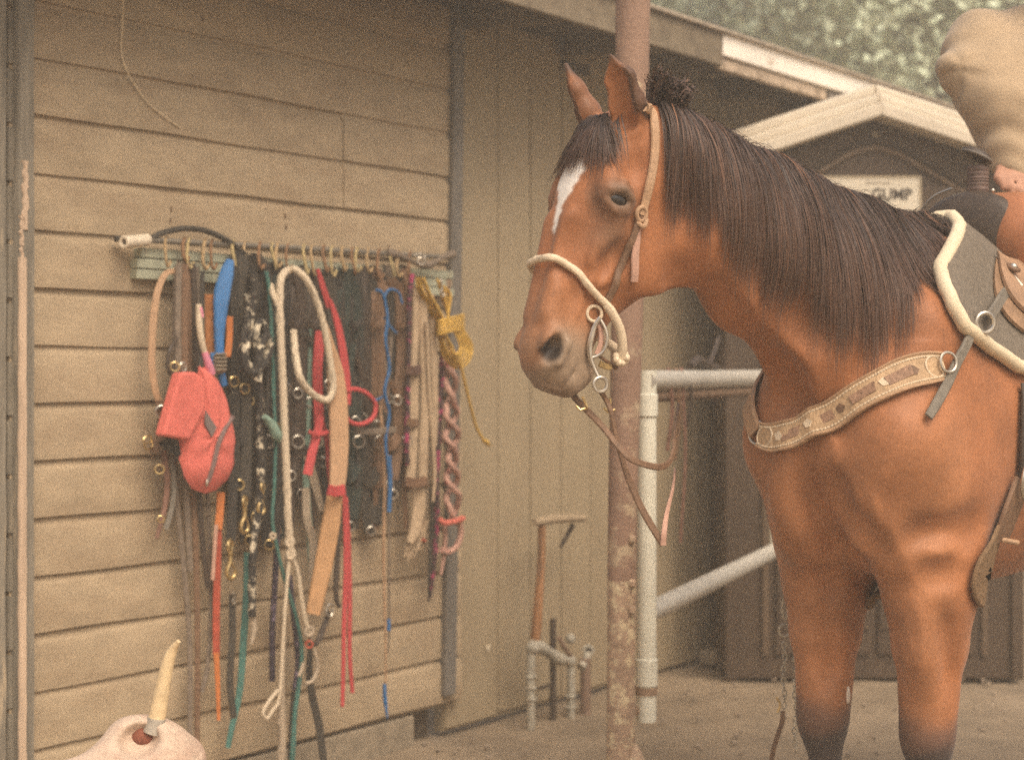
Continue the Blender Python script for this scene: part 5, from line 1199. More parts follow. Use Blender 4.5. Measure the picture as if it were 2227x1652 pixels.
halter('dark brown leather halter inside the loop of the cream braided rope', 655, 590, 1080, 54, M_drklea, M_steel, .04)
halter('black halter behind the red strap', 716, 585, 1120, 40, M_blk, M_steel, .04)
halter('green black halter right of the red strap', 752, 592, 1150, 40, M_grnblk, M_steel, .05, 10)
halter('dusty black halter between the red ring and the blue rope', 795, 600, 1160, 46, M_blk2, M_steel, .045, 12)
halter('dark brown leather halter left of the suede girth', 862, 606, 1080, 40, M_drklea, M_steel, .04, -8)
halter('black halter with knotted ends behind the blue rope', 828, 604, 1140, 34, M_blk, M_steel, .035, -6)
def lead(label, pts, w_, m, sx, sy, sm, off, rope=False, rot=0.0, cat='lead rope', sc=1.0):
    t = hang('lead_rope', label, cat, pts[0][0], pts[0][1], off, 'lead ropes hanging on the tack rack')
    if rope: R(t, 'rope', pts, w_, m, off)
    else: S(t, 'webbing', pts, w_, m, off)
    SNAP(t, sx, sy, sm, off + .01, sc, rot); return t
lead('black webbing lead ending in the lowest brass snap', [(508, 560), (512, 800), (508, 1000), (502, 1175)], .024, M_blk, 500, 1185, M_brass, .075, rot=.05, sc=1.6)
lead('black webbing lead ending in the brass snap beside the orange strap', [(528, 556), (534, 760), (536, 950), (533, 1080)], .026, M_blk2, 532, 1090, M_brass, .085, sc=1.5)
lead('black cord lead ending in the topmost brass snap', [(580, 600), (582, 800), (576, 950), (572, 1050)], .009, M_blk, 571, 1058, M_brass, .11, True, -.1, sc=1.3)
lead('black strap ending in a dark tip between orange and teal straps', [(505, 1290), (505, 1380), (500, 1480), (508, 1560)], .016, M_blk2, 508, 1290, M_steel, .07, sc=.5)
# flecked rope with its knot
t = hang('flecked_rope', 'black rope with cream flecks tied in a fat knot', 'rope', 545, 600, .12)
R(t, 'rope', [(546, 590), (550, 620), (549, 660), (543, 700), (552, 735), (562, 800), (566, 880), (564, 960), (566, 1040), (562, 1110), (552, 1180), (548, 1260), (548, 1340)], .0125, M_fleck, .115)
R(t, 'rope', [(535, 640), (540, 680), (530, 740), (530, 775), (548, 800), (560, 770), (556, 720), (570, 700), (580, 740), (572, 790), (556, 815)], .0125, M_fleck, .13)
R(t, 'rope', [(546, 720), (532, 770), (540, 810), (566, 800), (586, 765), (580, 730), (566, 760), (560, 830)], .0125, M_fleck, .145)
R(t, 'rope_end', [(548, 1335), (552, 1370), (546, 1400)], [.009, .011, .005], M_cotton2, .11, amp=.1)
# cream braided rope
t = hang('braided_rope', 'cream braided cotton rope with one big hanging loop', 'rope', 620, 590, .15)
R(t, 'rope', [(628, 588, .12), (616, 596, .14), (609, 620, .15), (609, 700), (614, 820), (619, 940), (624, 1060), (628, 1150), (634, 1215)], .0125, M_cotton, .155, lobes=4)
R(t, 'rope', [(628, 586, .12), (645, 588, .15), (668, 612), (690, 660), (706, 720), (718, 790), (724, 840), (714, 868), (694, 866), (668, 846), (650, 815), (642, 770, .14), (638, 720, .10)], .0118, M_cotton, .17, lobes=4)
R(t, 'rope', [(588, 620, .12), (594, 640, .14), (604, 664, .15)], .010, M_cotton, .14)
N(t, 'knot', 630, 1178, .011, .0065, M_cotton, .158, .8); N(t, 'knot', 632, 1205, .012, .0060, M_cotton, .158, .8)
R(t, 'tail', [(632, 1210), (646, 1240), (655, 1300), (664, 1350), (672, 1372)], .0078, M_cotton, .155)
R(t, 'tail', [(629, 1215), (622, 1290), (616, 1380), (612, 1450), (606, 1520), (592, 1545), (580, 1562), (572, 1548), (584, 1525), (604, 1500)], .0062, M_cotton, .15)
N(t, 'knot', 672, 1372, .012, .0058, M_cotton2, .16)
R(t, 'tail', [(672, 1380), (682, 1410), (690, 1450), (680, 1478), (664, 1486)], .0068, M_cotton2, .15)
R(t, 'tail', [(660, 1440), (650, 1470)], .006, M_cotton2, .15)
t = hang('thick_rope_end', 'thick worn cotton rope reaching down to the foundation', 'rope', 614, 1540, .12)
R(t, 'rope', [(622, 1210), (618, 1330), (612, 1480), (612, 1560), (613, 1680)], [.006, .007, .010, .013, .013], M_cotton2, .12, lobes=4)
# teal ropes
t = hang('teal_rope', 'thin teal rope with a cloth knot winding down beside the cream braided rope', 'rope', 592, 600, .13)
R(t, 'rope', [(578, 590), (586, 640), (592, 760), (596, 880), (600, 950), (596, 1060), (592, 1130), (602, 1190), (622, 1270), (646, 1350), (656, 1420), (648, 1500), (640, 1560), (634, 1680)], [.007, .006, .006, .007, .009], M_teal, .125)
R(t, 'cloth_knot', [(574, 905), (588, 920), (602, 945), (612, 960)], [.008, .014, .018, .010], M_mint, .14, amp=.1); N(t, 'knot', 593, 1165, .007, .0055, M_cotton2, .13)
t = hang('teal_strap', 'flat teal strap hanging between the black strap and the flecked rope', 'strap', 530, 1260, .08)
S(t, 'webbing', [(538, 1200), (536, 1290), (530, 1380), (521, 1500), (504, 1580), (495, 1625)], [.020, .020, .018, .016, .013], M_teal, .07)
# purple-black rope behind
t = hang('purple_black_rope', 'dark purple flecked rope hanging behind the teal rope', 'rope', 605, 1180, .06)
R(t, 'rope', [(604, 1140), (598, 1260), (592, 1370), (592, 1480)], .010, mat('purple_fleck', (0.05, 0.04, 0.055), .8, .3, 60, .5, 200, col2=(0.22, 0.17, 0.24), mixlo=.54, mixhi=.6, mscale=40), .065)
R(t, 'rope', [(628, 1250), (640, 1350), (648, 1440), (640, 1500)], .010, mat('purple_fleck', (0.05, 0.04, 0.055)), .065)
# mint and cream straps under the red cross
t = hang('mint_strap', 'pale mint and cream webbing strap behind the red straps', 'strap', 690, 700, .07)
S(t, 'webbing', [(672, 700), (670, 860), (664, 1010), (668, 1100), (676, 1190), (678, 1260)], [.018, .018, .020, .022, .020], M_mint, .06)
S(t, 'webbing', [(668, 990), (684, 1050), (700, 1110)], [.024, .024, .018], M_cotton2, .075); S(t, 'webbing', [(664, 1060), (668, 1130), (680, 1180), (678, 1260)], .020, M_cotton2, .07)
# red halter strap
t = hang('red_strap', 'bright red nylon strap with a round loop and two long tails', 'strap', 735, 700, .14)
S(t, 'webbing', [(690, 585), (700, 618), (716, 668)], [.010, .016, .018], M_red, .10); S(t, 'webbing', [(716, 652), (732, 700), (744, 760), (752, 830), (754, 880)], [.012, .020, .024, .026, .022], M_red, .145, .006)
S(t, 'webbing', [(696, 720), (690, 800), (692, 880), (694, 930)], .026, M_red, .09)
R(t, 'loop', [(752, 850), (772, 846), (798, 856), (816, 880), (810, 908), (786, 922), (762, 918), (748, 902)], .0075, M_red, .15, amp=.06, lobes=2)
S(t, 'tail', [(696, 905), (690, 940), (678, 985), (668, 1032)], [.022, .022, .024, .026], M_red, .13); S(t, 'tail', [(700, 920), (712, 960), (716, 1020), (722, 1066)], .014, M_red, .115)
S(t, 'crosspiece', [(670, 938), (690, 944), (716, 938)], .010, M_red, .14)
S(t, 'keeper', [(712, 1064), (730, 1068), (748, 1064)], .026, M_red, .19, .004); 
S(t, 'tail', [(746, 1060), (750, 1120), (752, 1220), (748, 1350), (746, 1460), (744, 1535)], [.012, .014, .014, .013, .012, .011], M_red, .15)
S(t, 'tail', [(752, 1080), (758, 1180), (760, 1300), (760, 1420), (766, 1505)], [.010, .012, .013, .012, .011], M_red, .14)
# tan leather strap
t = hang('tan_leather_strap', 'wide tan leather strap tapering to a steel buckle behind the red keeper', 'strap', 735, 800, .16)
S(t, 'strap', [(704, 700), (718, 760), (728, 810), (734, 870), (737, 960), (734, 1040), (730, 1066)], [.014, .030, .046, .052, .052, .046, .040], mat('tan_strap_leather', (0.47, 0.29, 0.165), .55, .14, 20, .4, 160), .165, .008, 40, .1)
S(t, 'strap', [(728, 1072), (720, 1130), (708, 1200), (694, 1270), (680, 1335)], [.042, .050, .050, .046, .038], mat('tan_strap_low', (0.42, 0.235, 0.11), .55, .18, 20, .4, 160), .16, .008, 30, .1)
BK(t, 717, 1326, .013, .017, M_steel, .165, -.35)
S(t, 'billet', [(716, 1330), (704, 1360), (690, 1395), (676, 1400)], [.016, .016, .012], M_drklea, .155); S(t, 'lining', [(740, 1100), (734, 1200), (730, 1290), (738, 1320)], [.012, .016, .012], M_drklea, .145)
# black strap to the ground
t = hang('black_ground_strap', 'black strap hanging down past the foundation below the cream knot', 'strap', 680, 1480, .09)
S(t, 'webbing', [(676, 1390), (672, 1460), (680, 1520), (694, 1580), (706, 1680)], [.014, .020, .022, .022, .020], M_blk2, .10); S(t, 'webbing', [(640, 1500), (634, 1590), (632, 1680)], .016, M_blk2, .09)
N(t, 'ring', 672, 1400, .010, .003, M_redstrap, .165)
# blue rope and slim white lead
t = hang('blue_rope', 'thin blue rope wound round a dark strap', 'rope', 842, 640, .13)
R(t, 'rope', [(818, 630), (832, 640), (842, 690), (838, 740), (846, 800), (836, 850), (846, 900), (838, 960), (846, 1040), (845, 1112)], .0058, M_bluerope, .13)
R(t, 'rope', [(832, 650), (846, 630), (866, 636), (874, 660)], .0048, M_bluerope, .12); R(t, 'rope', [(836, 690), (852, 715), (862, 724)], .0048, M_bluerope, .12); R(t, 'rope', [(812, 872), (826, 866), (838, 858)], .0045, M_bluerope, .12)
S(t, 'webbing', [(846, 990), (848, 1050), (846, 1112)], .011, M_bluerope, .135)
t = hang('slim_lead', 'slim tan lead with blue taped tip hanging to the foundation', 'lead', 830, 900, .11)
R(t, 'rope', [(826, 880), (832, 960), (836, 1060), (834, 1180), (836, 1300), (838, 1400), (838, 1490)], [.0055, .006, .006, .0058, .005, .0038, .003], M_tanlea, .11); R(t, 'rope', [(846, 1112), (846, 1220), (846, 1350), (844, 1420)], [.0045, .004, .003], M_greybrn, .11)
R(t, 'tape', [(845, 1345), (845, 1370)], .006, M_blue, .11, amp=0); R(t, 'tape', [(836, 1486), (837, 1520), (842, 1560)], [.006, .007, .003], M_blue, .11, amp=0)
# suede girth
t = hang('suede_girth', 'pale suede wrapped girth with brown bands hanging right of the halters', 'girth', 915, 620, .10)
for (pts, w_, o_) in [([(903, 622), (902, 720), (898, 800)], .020, .10), ([(898, 815), (898, 900), (894, 1000), (891, 1045)], .028, .095), ([(908, 1060), (910, 1100), (902, 1150), (890, 1180)], [.040, .042, .036, .020], .10), ([(918, 620), (920, 740), (924, 860), (920, 960), (918, 1045)], .026, .11), ([(936, 640), (940, 760), (944, 880), (942, 970)], [.020, .024, .024, .018], .105), ([(926, 700), (932, 850), (940, 960), (944, 1030), (940, 1090)], [.010, .010, .012, .008], .125)]:
    S(t, 'panel', pts, w_, M_suede, o_, .010, 30, .15)
S(t, 'band', [(882, 804), (900, 806), (914, 802)], .024, mat('dark_band', (0.10, 0.055, 0.04), .8, .3), .118, .003); S(t, 'band', [(882, 1046), (906, 1050), (928, 1044)], .026, mat('dark_band2', (0.17, 0.095, 0.055), .8, .3), .122, .003); S(t, 'band', [(884, 916), (896, 920), (908, 918)], .022, M_brnlea, .112, .003)
for k in range(9):
    x0 = 884 + k * 4; R(t, 'fringe', [(x0 + 14, 1130), (x0 + 6, 1165), (x0 + random.uniform(-12, 2), 1190 + random.uniform(0, 30))], .0032, M_suede, .09 + .003 * (k % 4), n=12, amp=0, sides=6)
t = hang('maroon_rope', 'maroon and black rope hanging along the left edge of the suede girth', 'rope', 890, 600, .11)
R(t, 'rope', [(896, 596), (890, 660), (888, 760), (886, 860), (884, 960), (886, 1010)], .009, M_magrope, .105)
# yellow coil
t = hang('yellow_rope', 'coiled yellow rope with a loose tail hanging at the rack\'s right end', 'rope', 930, 600, .14)
for k in range(6):
    d = k * 5 - 6; jx = random.uniform(-3, 3)
    R(t, 'coil', [(906 + k * 3, 604), (914 + d + jx, 630 + d * .6), (934 + d, 668 + jx), (958 + d * .6, 704)], .0044, M_yel, .115 + .007 * k, amp=.3)
    R(t, 'coil', [(952 + k * 2, 716), (962 + d * .9 + jx, 752), (974 + d * .7, 784 - k * 3), (996 + jx * .5, 800 - k * 7), (1018 - k * 3.5, 786 - k * 7), (1026 - k * 5, 752), (1004 - k * 4, 712)], .0044, M_yel, .12 + .007 * k, amp=.3)
    R(t, 'coil', [(950 + k * 5, 606 + 5 * k), (962 + k * 3 + jx, 650), (980 - k * 2, 704)], .0044, M_yel, .118 + .006 * k, amp=.3)
for k in range(6):
    y = 692 + k * 6; R(t, 'wrap', [(946, y + 9, .11), (955, y + 5, .15), (978, y + random.uniform(-1, 1), .165), (998, y - 5, .15), (1008, y - 7, .11)], .0044, M_yel, amp=.3)
R(t, 'tail', [(1000, 786, .135), (1010, 830, .12), (1022, 880, .10), (1034, 925, .08), (1048, 952, .07), (1060, 964, .06)], .0056, M_yel); R(t, 'tail_knot', [(1050, 955, .07), (1058, 962, .065), (1064, 968, .06)], [.006, .010, .005], M_yel, amp=.05)
SNAP(t, 960, 612, M_steel, .16, .8, .1); N(t, 'ring', 915, 568, .012, .0028, M_steel, .12)
# pink braided lead
t = hang('pink_braided_rope', 'pink speckled braided rope with a looped end beside the grey trim', 'rope', 985, 770, .11)
for ph in (0, math.pi):
    pts = []
    for i in range(26):
        y = 760 + i * 15; sw = (12 + 3 * math.sin(i * .7)) * math.sin(i * .92 + ph + .5 * math.sin(i * .4)); pts.append((978 + 8 * (i / 26) + sw + random.uniform(-2, 2), y, .10 + .016 * math.cos(i * .92 + ph)))
    R(t, 'strand', pts, .0118, M_pinkrope, n=150)
R(t, 'wrap', [(954, 1128, .09), (966, 1136, .125), (986, 1134, .13), (1006, 1126, .10)], .010, mat('coral_wrap', (0.55, 0.14, 0.10), .8, .25, 60), amp=.1)
R(t, 'loop', [(998, 1130), (1002, 1160), (992, 1188), (972, 1200), (958, 1195)], .0115, M_pinkrope, .10); R(t, 'loop', [(966, 1140), (968, 1170), (964, 1215), (958, 1250)], [.010, .008, .005], M_pinkrope, .095)
t = hang('magenta_rope', 'magenta and black rope hanging left of the pink braided rope', 'rope', 950, 780, .10)
R(t, 'rope', [(962, 760), (958, 860), (952, 960), (948, 1050), (950, 1120), (946, 1190), (942, 1240), (936, 1300)], [.010, .011, .011, .011, .010, .008, .004], M_magrope, .09); R(t, 'rope', [(938, 1060), (938, 1150), (934, 1230), (932, 1310)], [.008, .008, .007, .003], M_blk2, .08)
R(t, 'tag', [(916, 1172), (924, 1176)], .006, M_redstrap, .10, amp=0, n=6)
# dark brown bridles filling the middle
for (x, lab, mm) in ((640, 'slim dark bridle seen through the cream braided loop', M_drklea), (680, 'dark leather bridle left of the red strap', M_drklea), (772, 'slim black bridle inside the red ring', M_blk), (818, 'brown leather bridle left of the blue rope', M_brnlea), (876, 'brown leather bridle right of the blue rope', M_brnlea), (574, 'dark bridle right of the flecked rope', M_blk)):
    t = hang('leather_bridle', lab, 'bridle', x, 590, .05, 'bridles hanging on the tack rack')
    dx = random.uniform(-4, 4)
    S(t, 'cheek_strap', [(x, 585), (x - 12, 690), (x - 8 + dx, 840), (x - 4, 1010)], .018, mm, .055); S(t, 'cheek_strap', [(x + 4, 585), (x + 14, 680), (x + 10 + dx, 860), (x + 6, 1060)], .018, mm, .07)
    S(t, 'browband', [(x - 12, 700), (x, 708), (x + 14, 696)], .016, mm, .085); S(t, 'rein', [(x + 2, 590), (x + 2, 800), (x - 2 + dx, 1000), (x + dx * 2, 1150)], .014, mm, .06)
    N(t, 'bit_ring', x + 8, 960, .018, .003, M_steel, .09)
S(t, 'crossing', [(770, 936), (800, 938), (860, 934)], .016, M_greybrn, .13)
# bundles of dark straps crowding the hooks
BND = [(518, 'black', M_blk), (552, 'dusty black', M_blk2), (590, 'green black', M_grnblk), (628, 'dark brown', M_drklea), (668, 'dusty black', M_blk2), (706, 'black', M_blk), (748, 'green black', M_grnblk), (790, 'dark brown', M_drklea), (826, 'dusty black', M_blk2), (868, 'brown', M_brnlea)]
WHERE = ['below the blue scraper\'s hook', 'behind the flecked rope knot', 'behind the teal rope', 'inside the cream braided loop', 'left of the mint strap', 'behind the tan leather strap', 'right of the red strap', 'inside the red ring', 'left of the blue rope', 'left of the suede girth']
for k, (x, cn, mm) in enumerate(BND):
    t = hang('strap_bundle', 'tangle of ' + cn + ' straps hanging ' + WHERE[k], 'straps', x, 590, .03, 'bundles of dark straps on the tack rack')
    for j in range(6):
        xx = x + random.uniform(-17, 17); y1 = random.uniform(860, 1150) + (40 if k < 4 else -20); dx = random.uniform(-10, 10); b_ = random.uniform(-12, 12)
        S(t, 'strap', [(xx + random.uniform(-6, 6), 575 + random.uniform(0, 25)), (xx + b_ * .5, 690), (xx - b_ * .4 + dx * .4, 850), (xx + dx, y1)], random.uniform(.018, .030), mm if j % 3 else (M_blk2, M_drklea, M_greybrn)[(j + k) % 3], .022 + .007 * j, .0035, None, .5)
    S(t, 'strap', [(x - 20, random.uniform(700, 960)), (x, random.uniform(720, 960)), (x + 20, random.uniform(700, 960))], .016, mm, .075)
# fine string on the upper wall
st = tag(R(None, 'loose_string', [(268, -30, .02), (266, 60, .012), (263, 100, .010), (270, 140, .010), (290, 180, .010), (320, 222, .009), (360, 256, .008), (392, 278, .006)], .0019, mat('straw_string', (0.72, 0.58, 0.38), .8), n=40, amp=0, sides=6), 'thin straw coloured string curling on the upper siding boards', 'string')
# ------------------------------------------------------------------ rusty post, pipe gate
M_rust = mat('rusty_post_paint', (0.265, 0.165, 0.115), 0.75, 0.20, 8, 0.6, 90, col2=(0.44, 0.34, 0.225), mixlo=0.54, mixhi=0.64, mscale=9)
M_rustlow = mat('rusty_post_bare', (0.36, 0.245, 0.165), 0.8, 0.25, 25, 0.8, 70, col2=(0.58, 0.47, 0.30), mixlo=0.50, mixhi=0.60, mscale=30)
M_whitepipe = mat('pale_painted_pipe', (0.70, 0.68, 0.56), 0.55, 0.10, 12, 0.2, 90, col2=(0.33, 0.27, 0.19), mixlo=0.63, mixhi=0.72, mscale=12)
M_galv = mat('galvanised_pipe', (0.52, 0.49, 0.42), 0.38, 0.15, 12, 0.2, 60, metal=0.15, spec=0.5)
YP = 4.55
po = thing('rusty_post', 'tall round steel post with flaking red brown paint beside the pipe gate', 'post', P(1353, HY, YP) * Vector((1, 1, 0)) if False else (P(1353, HY, YP).x, YP, 0))
def pr(y, x, hw): return (P(x, y, YP), hw / FP * YP)
prof = [(-60, 1376.5, 38.5), (60, 1375, 37.5), (190, 1374, 36.5), (420, 1370, 35.5), (700, 1363, 34.5), (900, 1358, 33), (1100, 1353.5, 31.5), (1260, 1352, 31.5)]
pp = [pr(*a) for a in prof]; MB().tube(spline([a[0] for a in pp], 60), lerpl([a[1] for a in pp], 60), 28).build('shaft', M_rust, po)
pl = [pr(1255, 1352, 31.6), pr(1400, 1351, 31.0), pr(1560, 1350, 31.0), pr(1700, 1349, 31.0)]
a = pl[-1][0].copy(); a.z = -0.05; pl.append((a, pl[-1][1]))
MB().tube(spline([q[0] for q in pl], 40), [r * (1 + random.uniform(-.012, .012)) for r in lerpl([q[1] for q in pl], 40)], 28).build('bare_shaft', M_rustlow, po)
c = P(1372, 1690, YP - 0.01); MB().ball((c.x, YP, c.z - 0.06), 0.052, 0.05, 0.16, nu=18, nv=12).build('concrete_collar', M_rustlow, po)
MB().ball((a.x, YP, -0.02), 0.16, 0.16, 0.07, nu=20, nv=10).build('concrete_footing', M_concrete, po)
for y in (1180, 1276, 1335): MB().box(P(1368, y, YP - 0.045), (0.018, 0, 0), (0, 0.02, 0), (0, 0, 0.02)).build('rust_scab', M_rustlow, po, True, 0.004)
# gate of pale pipe, swung back from the post
YG = 4.62
G0 = P(1405, HY, YG); G1 = Vector((1.01, 6.25, 0))
gt = thing('pipe_gate', 'pale painted pipe gate hung on the rusty post and swung back towards the shed', 'gate', (G0.x, YG, 0))
zt = P(1405, 806, YG).z; zb = P(1405, 1566, YG).z; rr_ = 22.0 / FP * YG
MB().tube([(G0.x, YG, zt), (G0.x, YG, zb)], rr_, 22).build('hinge_post', M_whitepipe, gt)
for (y0, y1, k) in ((856, 906, 1.14), (1430, 1490, 1.12)):
    MB().tube([(G0.x, YG, P(0, y0, YG).z), (G0.x, YG, P(0, y1, YG).z)], rr_ * k, 22).build('sleeve', M_whitepipe, gt, True, 0.003)
MB().tube([(G0.x, YG, P(0, 1508, YG).z), (G0.x, YG, P(0, 1492, YG).z)], rr_ * 1.1, 22).build('sleeve', mat('rusty_ring', (0.3, 0.2, 0.13), .8), gt, True)
gd = (G1 - Vector((G0.x, YG, 0))); gd.z = 0; gl = gd.length; gd.normalize(); ztr = zt - 0.028
MB().tube([Vector((G0.x, YG, ztr)) - gd * 0.02, Vector((G0.x, YG, ztr)) + gd * gl], 0.030, 20).build('top_rail', M_galv, gt)
MB().tube([Vector((G0.x, YG, ztr - 0.047)) + gd * 0.03, Vector((G0.x, YG, ztr - 0.047)) + gd * gl], 0.016, 14).build('under_rail', mat('rusty_rail', (0.16, 0.10, 0.06), .8, .3), gt)
zl = 0.56
MB().tube([Vector((G0.x, YG, zl)), Vector((G0.x, YG, zl)) + gd * gl], 0.030, 20).build('lower_rail', M_galv, gt)
MB().tube([Vector((G1.x, G1.y, ztr)), Vector((G1.x, G1.y, 0.54))], 0.028, 18).build('end_post', M_whitepipe, gt)
MB().box(Vector((G0.x - 0.05, YG - 0.02, zb + 0.02)), (0.06, 0, 0), (0, 0.03, 0), (0, 0, 0.02)).build('hinge_lug', mat('rusty_ring', (0.3, 0.2, 0.13), .8), gt, False, 0.003)
MB().box(Vector((G0.x - 0.06, YG - 0.02, zt - 0.16)), (0.06, 0, 0), (0, 0.03, 0), (0, 0, 0.02)).build('hinge_lug', mat('rusty_ring', (0.3, 0.2, 0.13), .8), gt, False, 0.003)
# bridle lying on the rail
def on_rail(x, dz=0.0):      # point on the rail's top under image column x
    k = (x - CX) / FP; t_ = (k * YG - G0.x) / (gd.x - k * gd.y); return Vector((G0.x, YG, ztr + 0.030 + dz)) + gd * t_
t = thing('rail_bridle', 'dark leather bridle thrown over the top rail of the pipe gate', 'bridle', on_rail(1530))
a, b, c = on_rail(1500, .012), on_rail(1535, .035), on_rail(1560, .01)
MB().tube(spline([a, on_rail(1515, .03), on_rail(1530, .02), on_rail(1550, .008), c], 24), lerpl([.012, .018, .014, .010], 24), 8).build('browband', M_drklea, t)
MB().ribbon(spline([on_rail(1540, .01), on_rail(1552, .06), on_rail(1563, .105), on_rail(1570, .06), on_rail(1573, .0)], 24), (0.3, -0.95, 0), 0.016, 0.005).build('crown_strap', M_drklea, t)
for (x, y1, m_, w_) in ((1452, 980, M_redbrn, .012), (1468, 1000, M_brnlea, .012), (1480, 1180, M_redbrn, .010), (1493, 930, M_drklea, .010)):
    q = on_rail(x, 0.0) + Vector((0, -0.034, 0)); zl_ = CAMZ - (y1 - HY) / FP * q.y
    MB().ribbon(spline([q + Vector((0, 0.03, 0.004)), q + Vector((0, 0, -0.02)), Vector((q.x + .01, q.y, (q.z + zl_) / 2)), Vector((q.x - .005, q.y, zl_))], 20), (0, -1, 0), w_, 0.003).build('rein', m_, t)

# ------------------------------------------------------------------ standpipes and shovel in the corner
tp = thing('shovel', 'rusty shovel with a wooden tee handle leaning on the panelled wall', 'shovel', W(1170, 1540, 0.06))
MB().tube(WT([(1162, 1136, .14), (1205, 1128, .13), (1270, 1126, .11)], n=14), lerpl([.012, .017, .017, .013], 14), 10).build('tee_handle', mat('grey_handle', (0.33, 0.25, 0.16), .8, .3, 40, .5, 60), tp)
MB().tube(WT([(1178, 1140, .13), (1176, 1230, .12), (1170, 1310, .11), (1166, 1370, .10), (1160, 1420, .09)], n=20), lerpl([.014, .014, .017, .019, .015], 20), 10).build('shaft', mat('rusty_wood', (0.33, 0.165, 0.075), .8, .3, 30, .5, 60, col2=(.16, .10, .06), mixlo=.5, mixhi=.6, mscale=14, stretch=(1, 1, .2)), tp)
MB().tube(WT([(1246, 1140, .10), (1232, 1165, .09), (1218, 1190, .08)], n=10), lerpl([.010, .008, .006], 10), 8).build('hook_arm', M_drklea, tp)
sp_ = thing('standpipe', 'pale galvanised water standpipes with elbows at the foot of the panelled wall', 'pipe', W(1200, 1540, 0.10))
M_gpipe = mat('dull_pipe', (0.36, 0.33, 0.26), .7, .25, 40, .4, 90, col2=(.24, .18, .12), mixlo=.5, mixhi=.65, mscale=25)
zg = lambda x, o: W(x, HY, o)
def down(x, y0, o, r, name, m_, top=None):
    a_ = W(x, y0, o); b_ = a_.copy(); b_.z = -0.02; MB().tube([a_, a_.lerp(b_, .5) + Vector((random.uniform(-.004, .004), 0, 0)), b_], r, 12).build(name, m_, sp_)
down(1154, 1420, .12, .016, 'riser', M_gpipe); down(1240, 1440, .13, .015, 'riser', M_gpipe); down(1272, 1430, .14, .020, 'riser', mat('brown_riser', (0.20, 0.13, 0.09), .8, .3))
down(1202, 1345, .10, .012, 'riser', M_drklea)
MB().tube(WT([(1156, 1402, .12), (1180, 1410, .12), (1212, 1430, .12), (1240, 1436, .13)], n=16), [.020 + .004 * ((i // 3) % 2) for i in range(16)], 12).build('elbow', M_gpipe, sp_)
MB().ball(W(1158, 1408, .12), .026).build('elbow', M_gpipe, sp_); MB().ball(W(1238, 1436, .13), .024).build('elbow', M_gpipe, sp_)
for k in range(5):
    y = 1470 + k * 24; MB().ring(W(1154, y, .12) if k < 3 else W(1240, y - 30, .13), (0, 0, 1), .017, .005, N=16).build('coupling', M_gpipe, sp_)
c_ = W(1279, 1414, .14); n_ = Vector((0.1, -1, 0.1)).normalized()
MB().ring(c_, n_, .017, .006, N=20).build('hose_mouth', M_gpipe, sp_); MB().ball(c_ + Vector((0, .012, 0)), .014).build('hose_mouth_inside', M_drklea, sp_)
MB().tube(WT([(1262, 1450, .14), (1272, 1438, .14), (1279, 1416, .13)], n=8), .016, 12).build('elbow', M_gpipe, sp_)
MB().ball(W(1240, 1388, .13), .018, .018, .020).build('valve', M_gpipe, sp_)
MB().tube(WT([(1214, 1385, .13), (1226, 1405, .135), (1240, 1425, .14)], n=8), .008, 8).build('valve_lever', mat('brown_riser', (0.20, 0.13, 0.09)), sp_)
MB().box(W(1164, 1500, .10), WD * .09, WN * .012, Vector((0, 0, .012))).build('bracket', M_drklea, sp_, False, .002)

# ------------------------------------------------------------------ chains hanging by the far foreleg
YC = 3.95
def chain(label, x, y0, y1, Yc):
    t = thing('chain', label, 'chain', P(x, y0, Yc), 'chains beside the far foreleg'); y = y0; i = 0; step = 13.0
    while y < y1:
        c = P(x + 2 * math.sin(i * .9), y, Yc); n_ = Vector((1, -.3, 0)) if i % 2 else Vector((.25, -1, 0))
        MB().ring(c, n_, .0085, .0021, up=(0, 0, 1), sx=.62, N=12, n=6).build('link', M_chain, t); y += step; i += 1
    return t
M_chain = mat('dull_chain', (0.42, 0.38, 0.30), .45, .25, 60, metal=.6)
t = chain('dull steel chain with a round ring and brass snap hanging beside the far foreleg', 1704, 1402, 1545, YC)
MB().ring(P(1705, 1370, YC), (.2, -1, 0), .0145, .0030, N=22).build('ring', M_chain, t)
MB().tube(spline([P(1702, 1305, YC), P(1699, 1325, YC), P(1704, 1345, YC), P(1710, 1335, YC), P(1710, 1306, YC), P(1702, 1303, YC)], 24), .0032, 7).build('snap', M_chain, t)
MB().tube(spline([P(1712, 1300, YC), P(1716, 1250, YC + .05), P(1722, 1180, YC + .1)], 10), .004, 7).build('cord', M_greystrap, t)
MB().tube(spline([P(1702, 1545, YC), P(1700, 1570, YC), P(1690, 1600, YC), P(1679, 1640, YC), P(1668, 1720, YC)], 16), .006, 8).build('cord', M_brnlea, t)
MB().tube(spline([P(1688, 1515, YC), P(1696, 1530, YC), P(1690, 1548, YC)], 8), .0028, 6).build('snap', M_brass, t)
chain('short dull chain hanging against the far foreleg beside the ringed chain', 1729, 1432, 1640, YC)

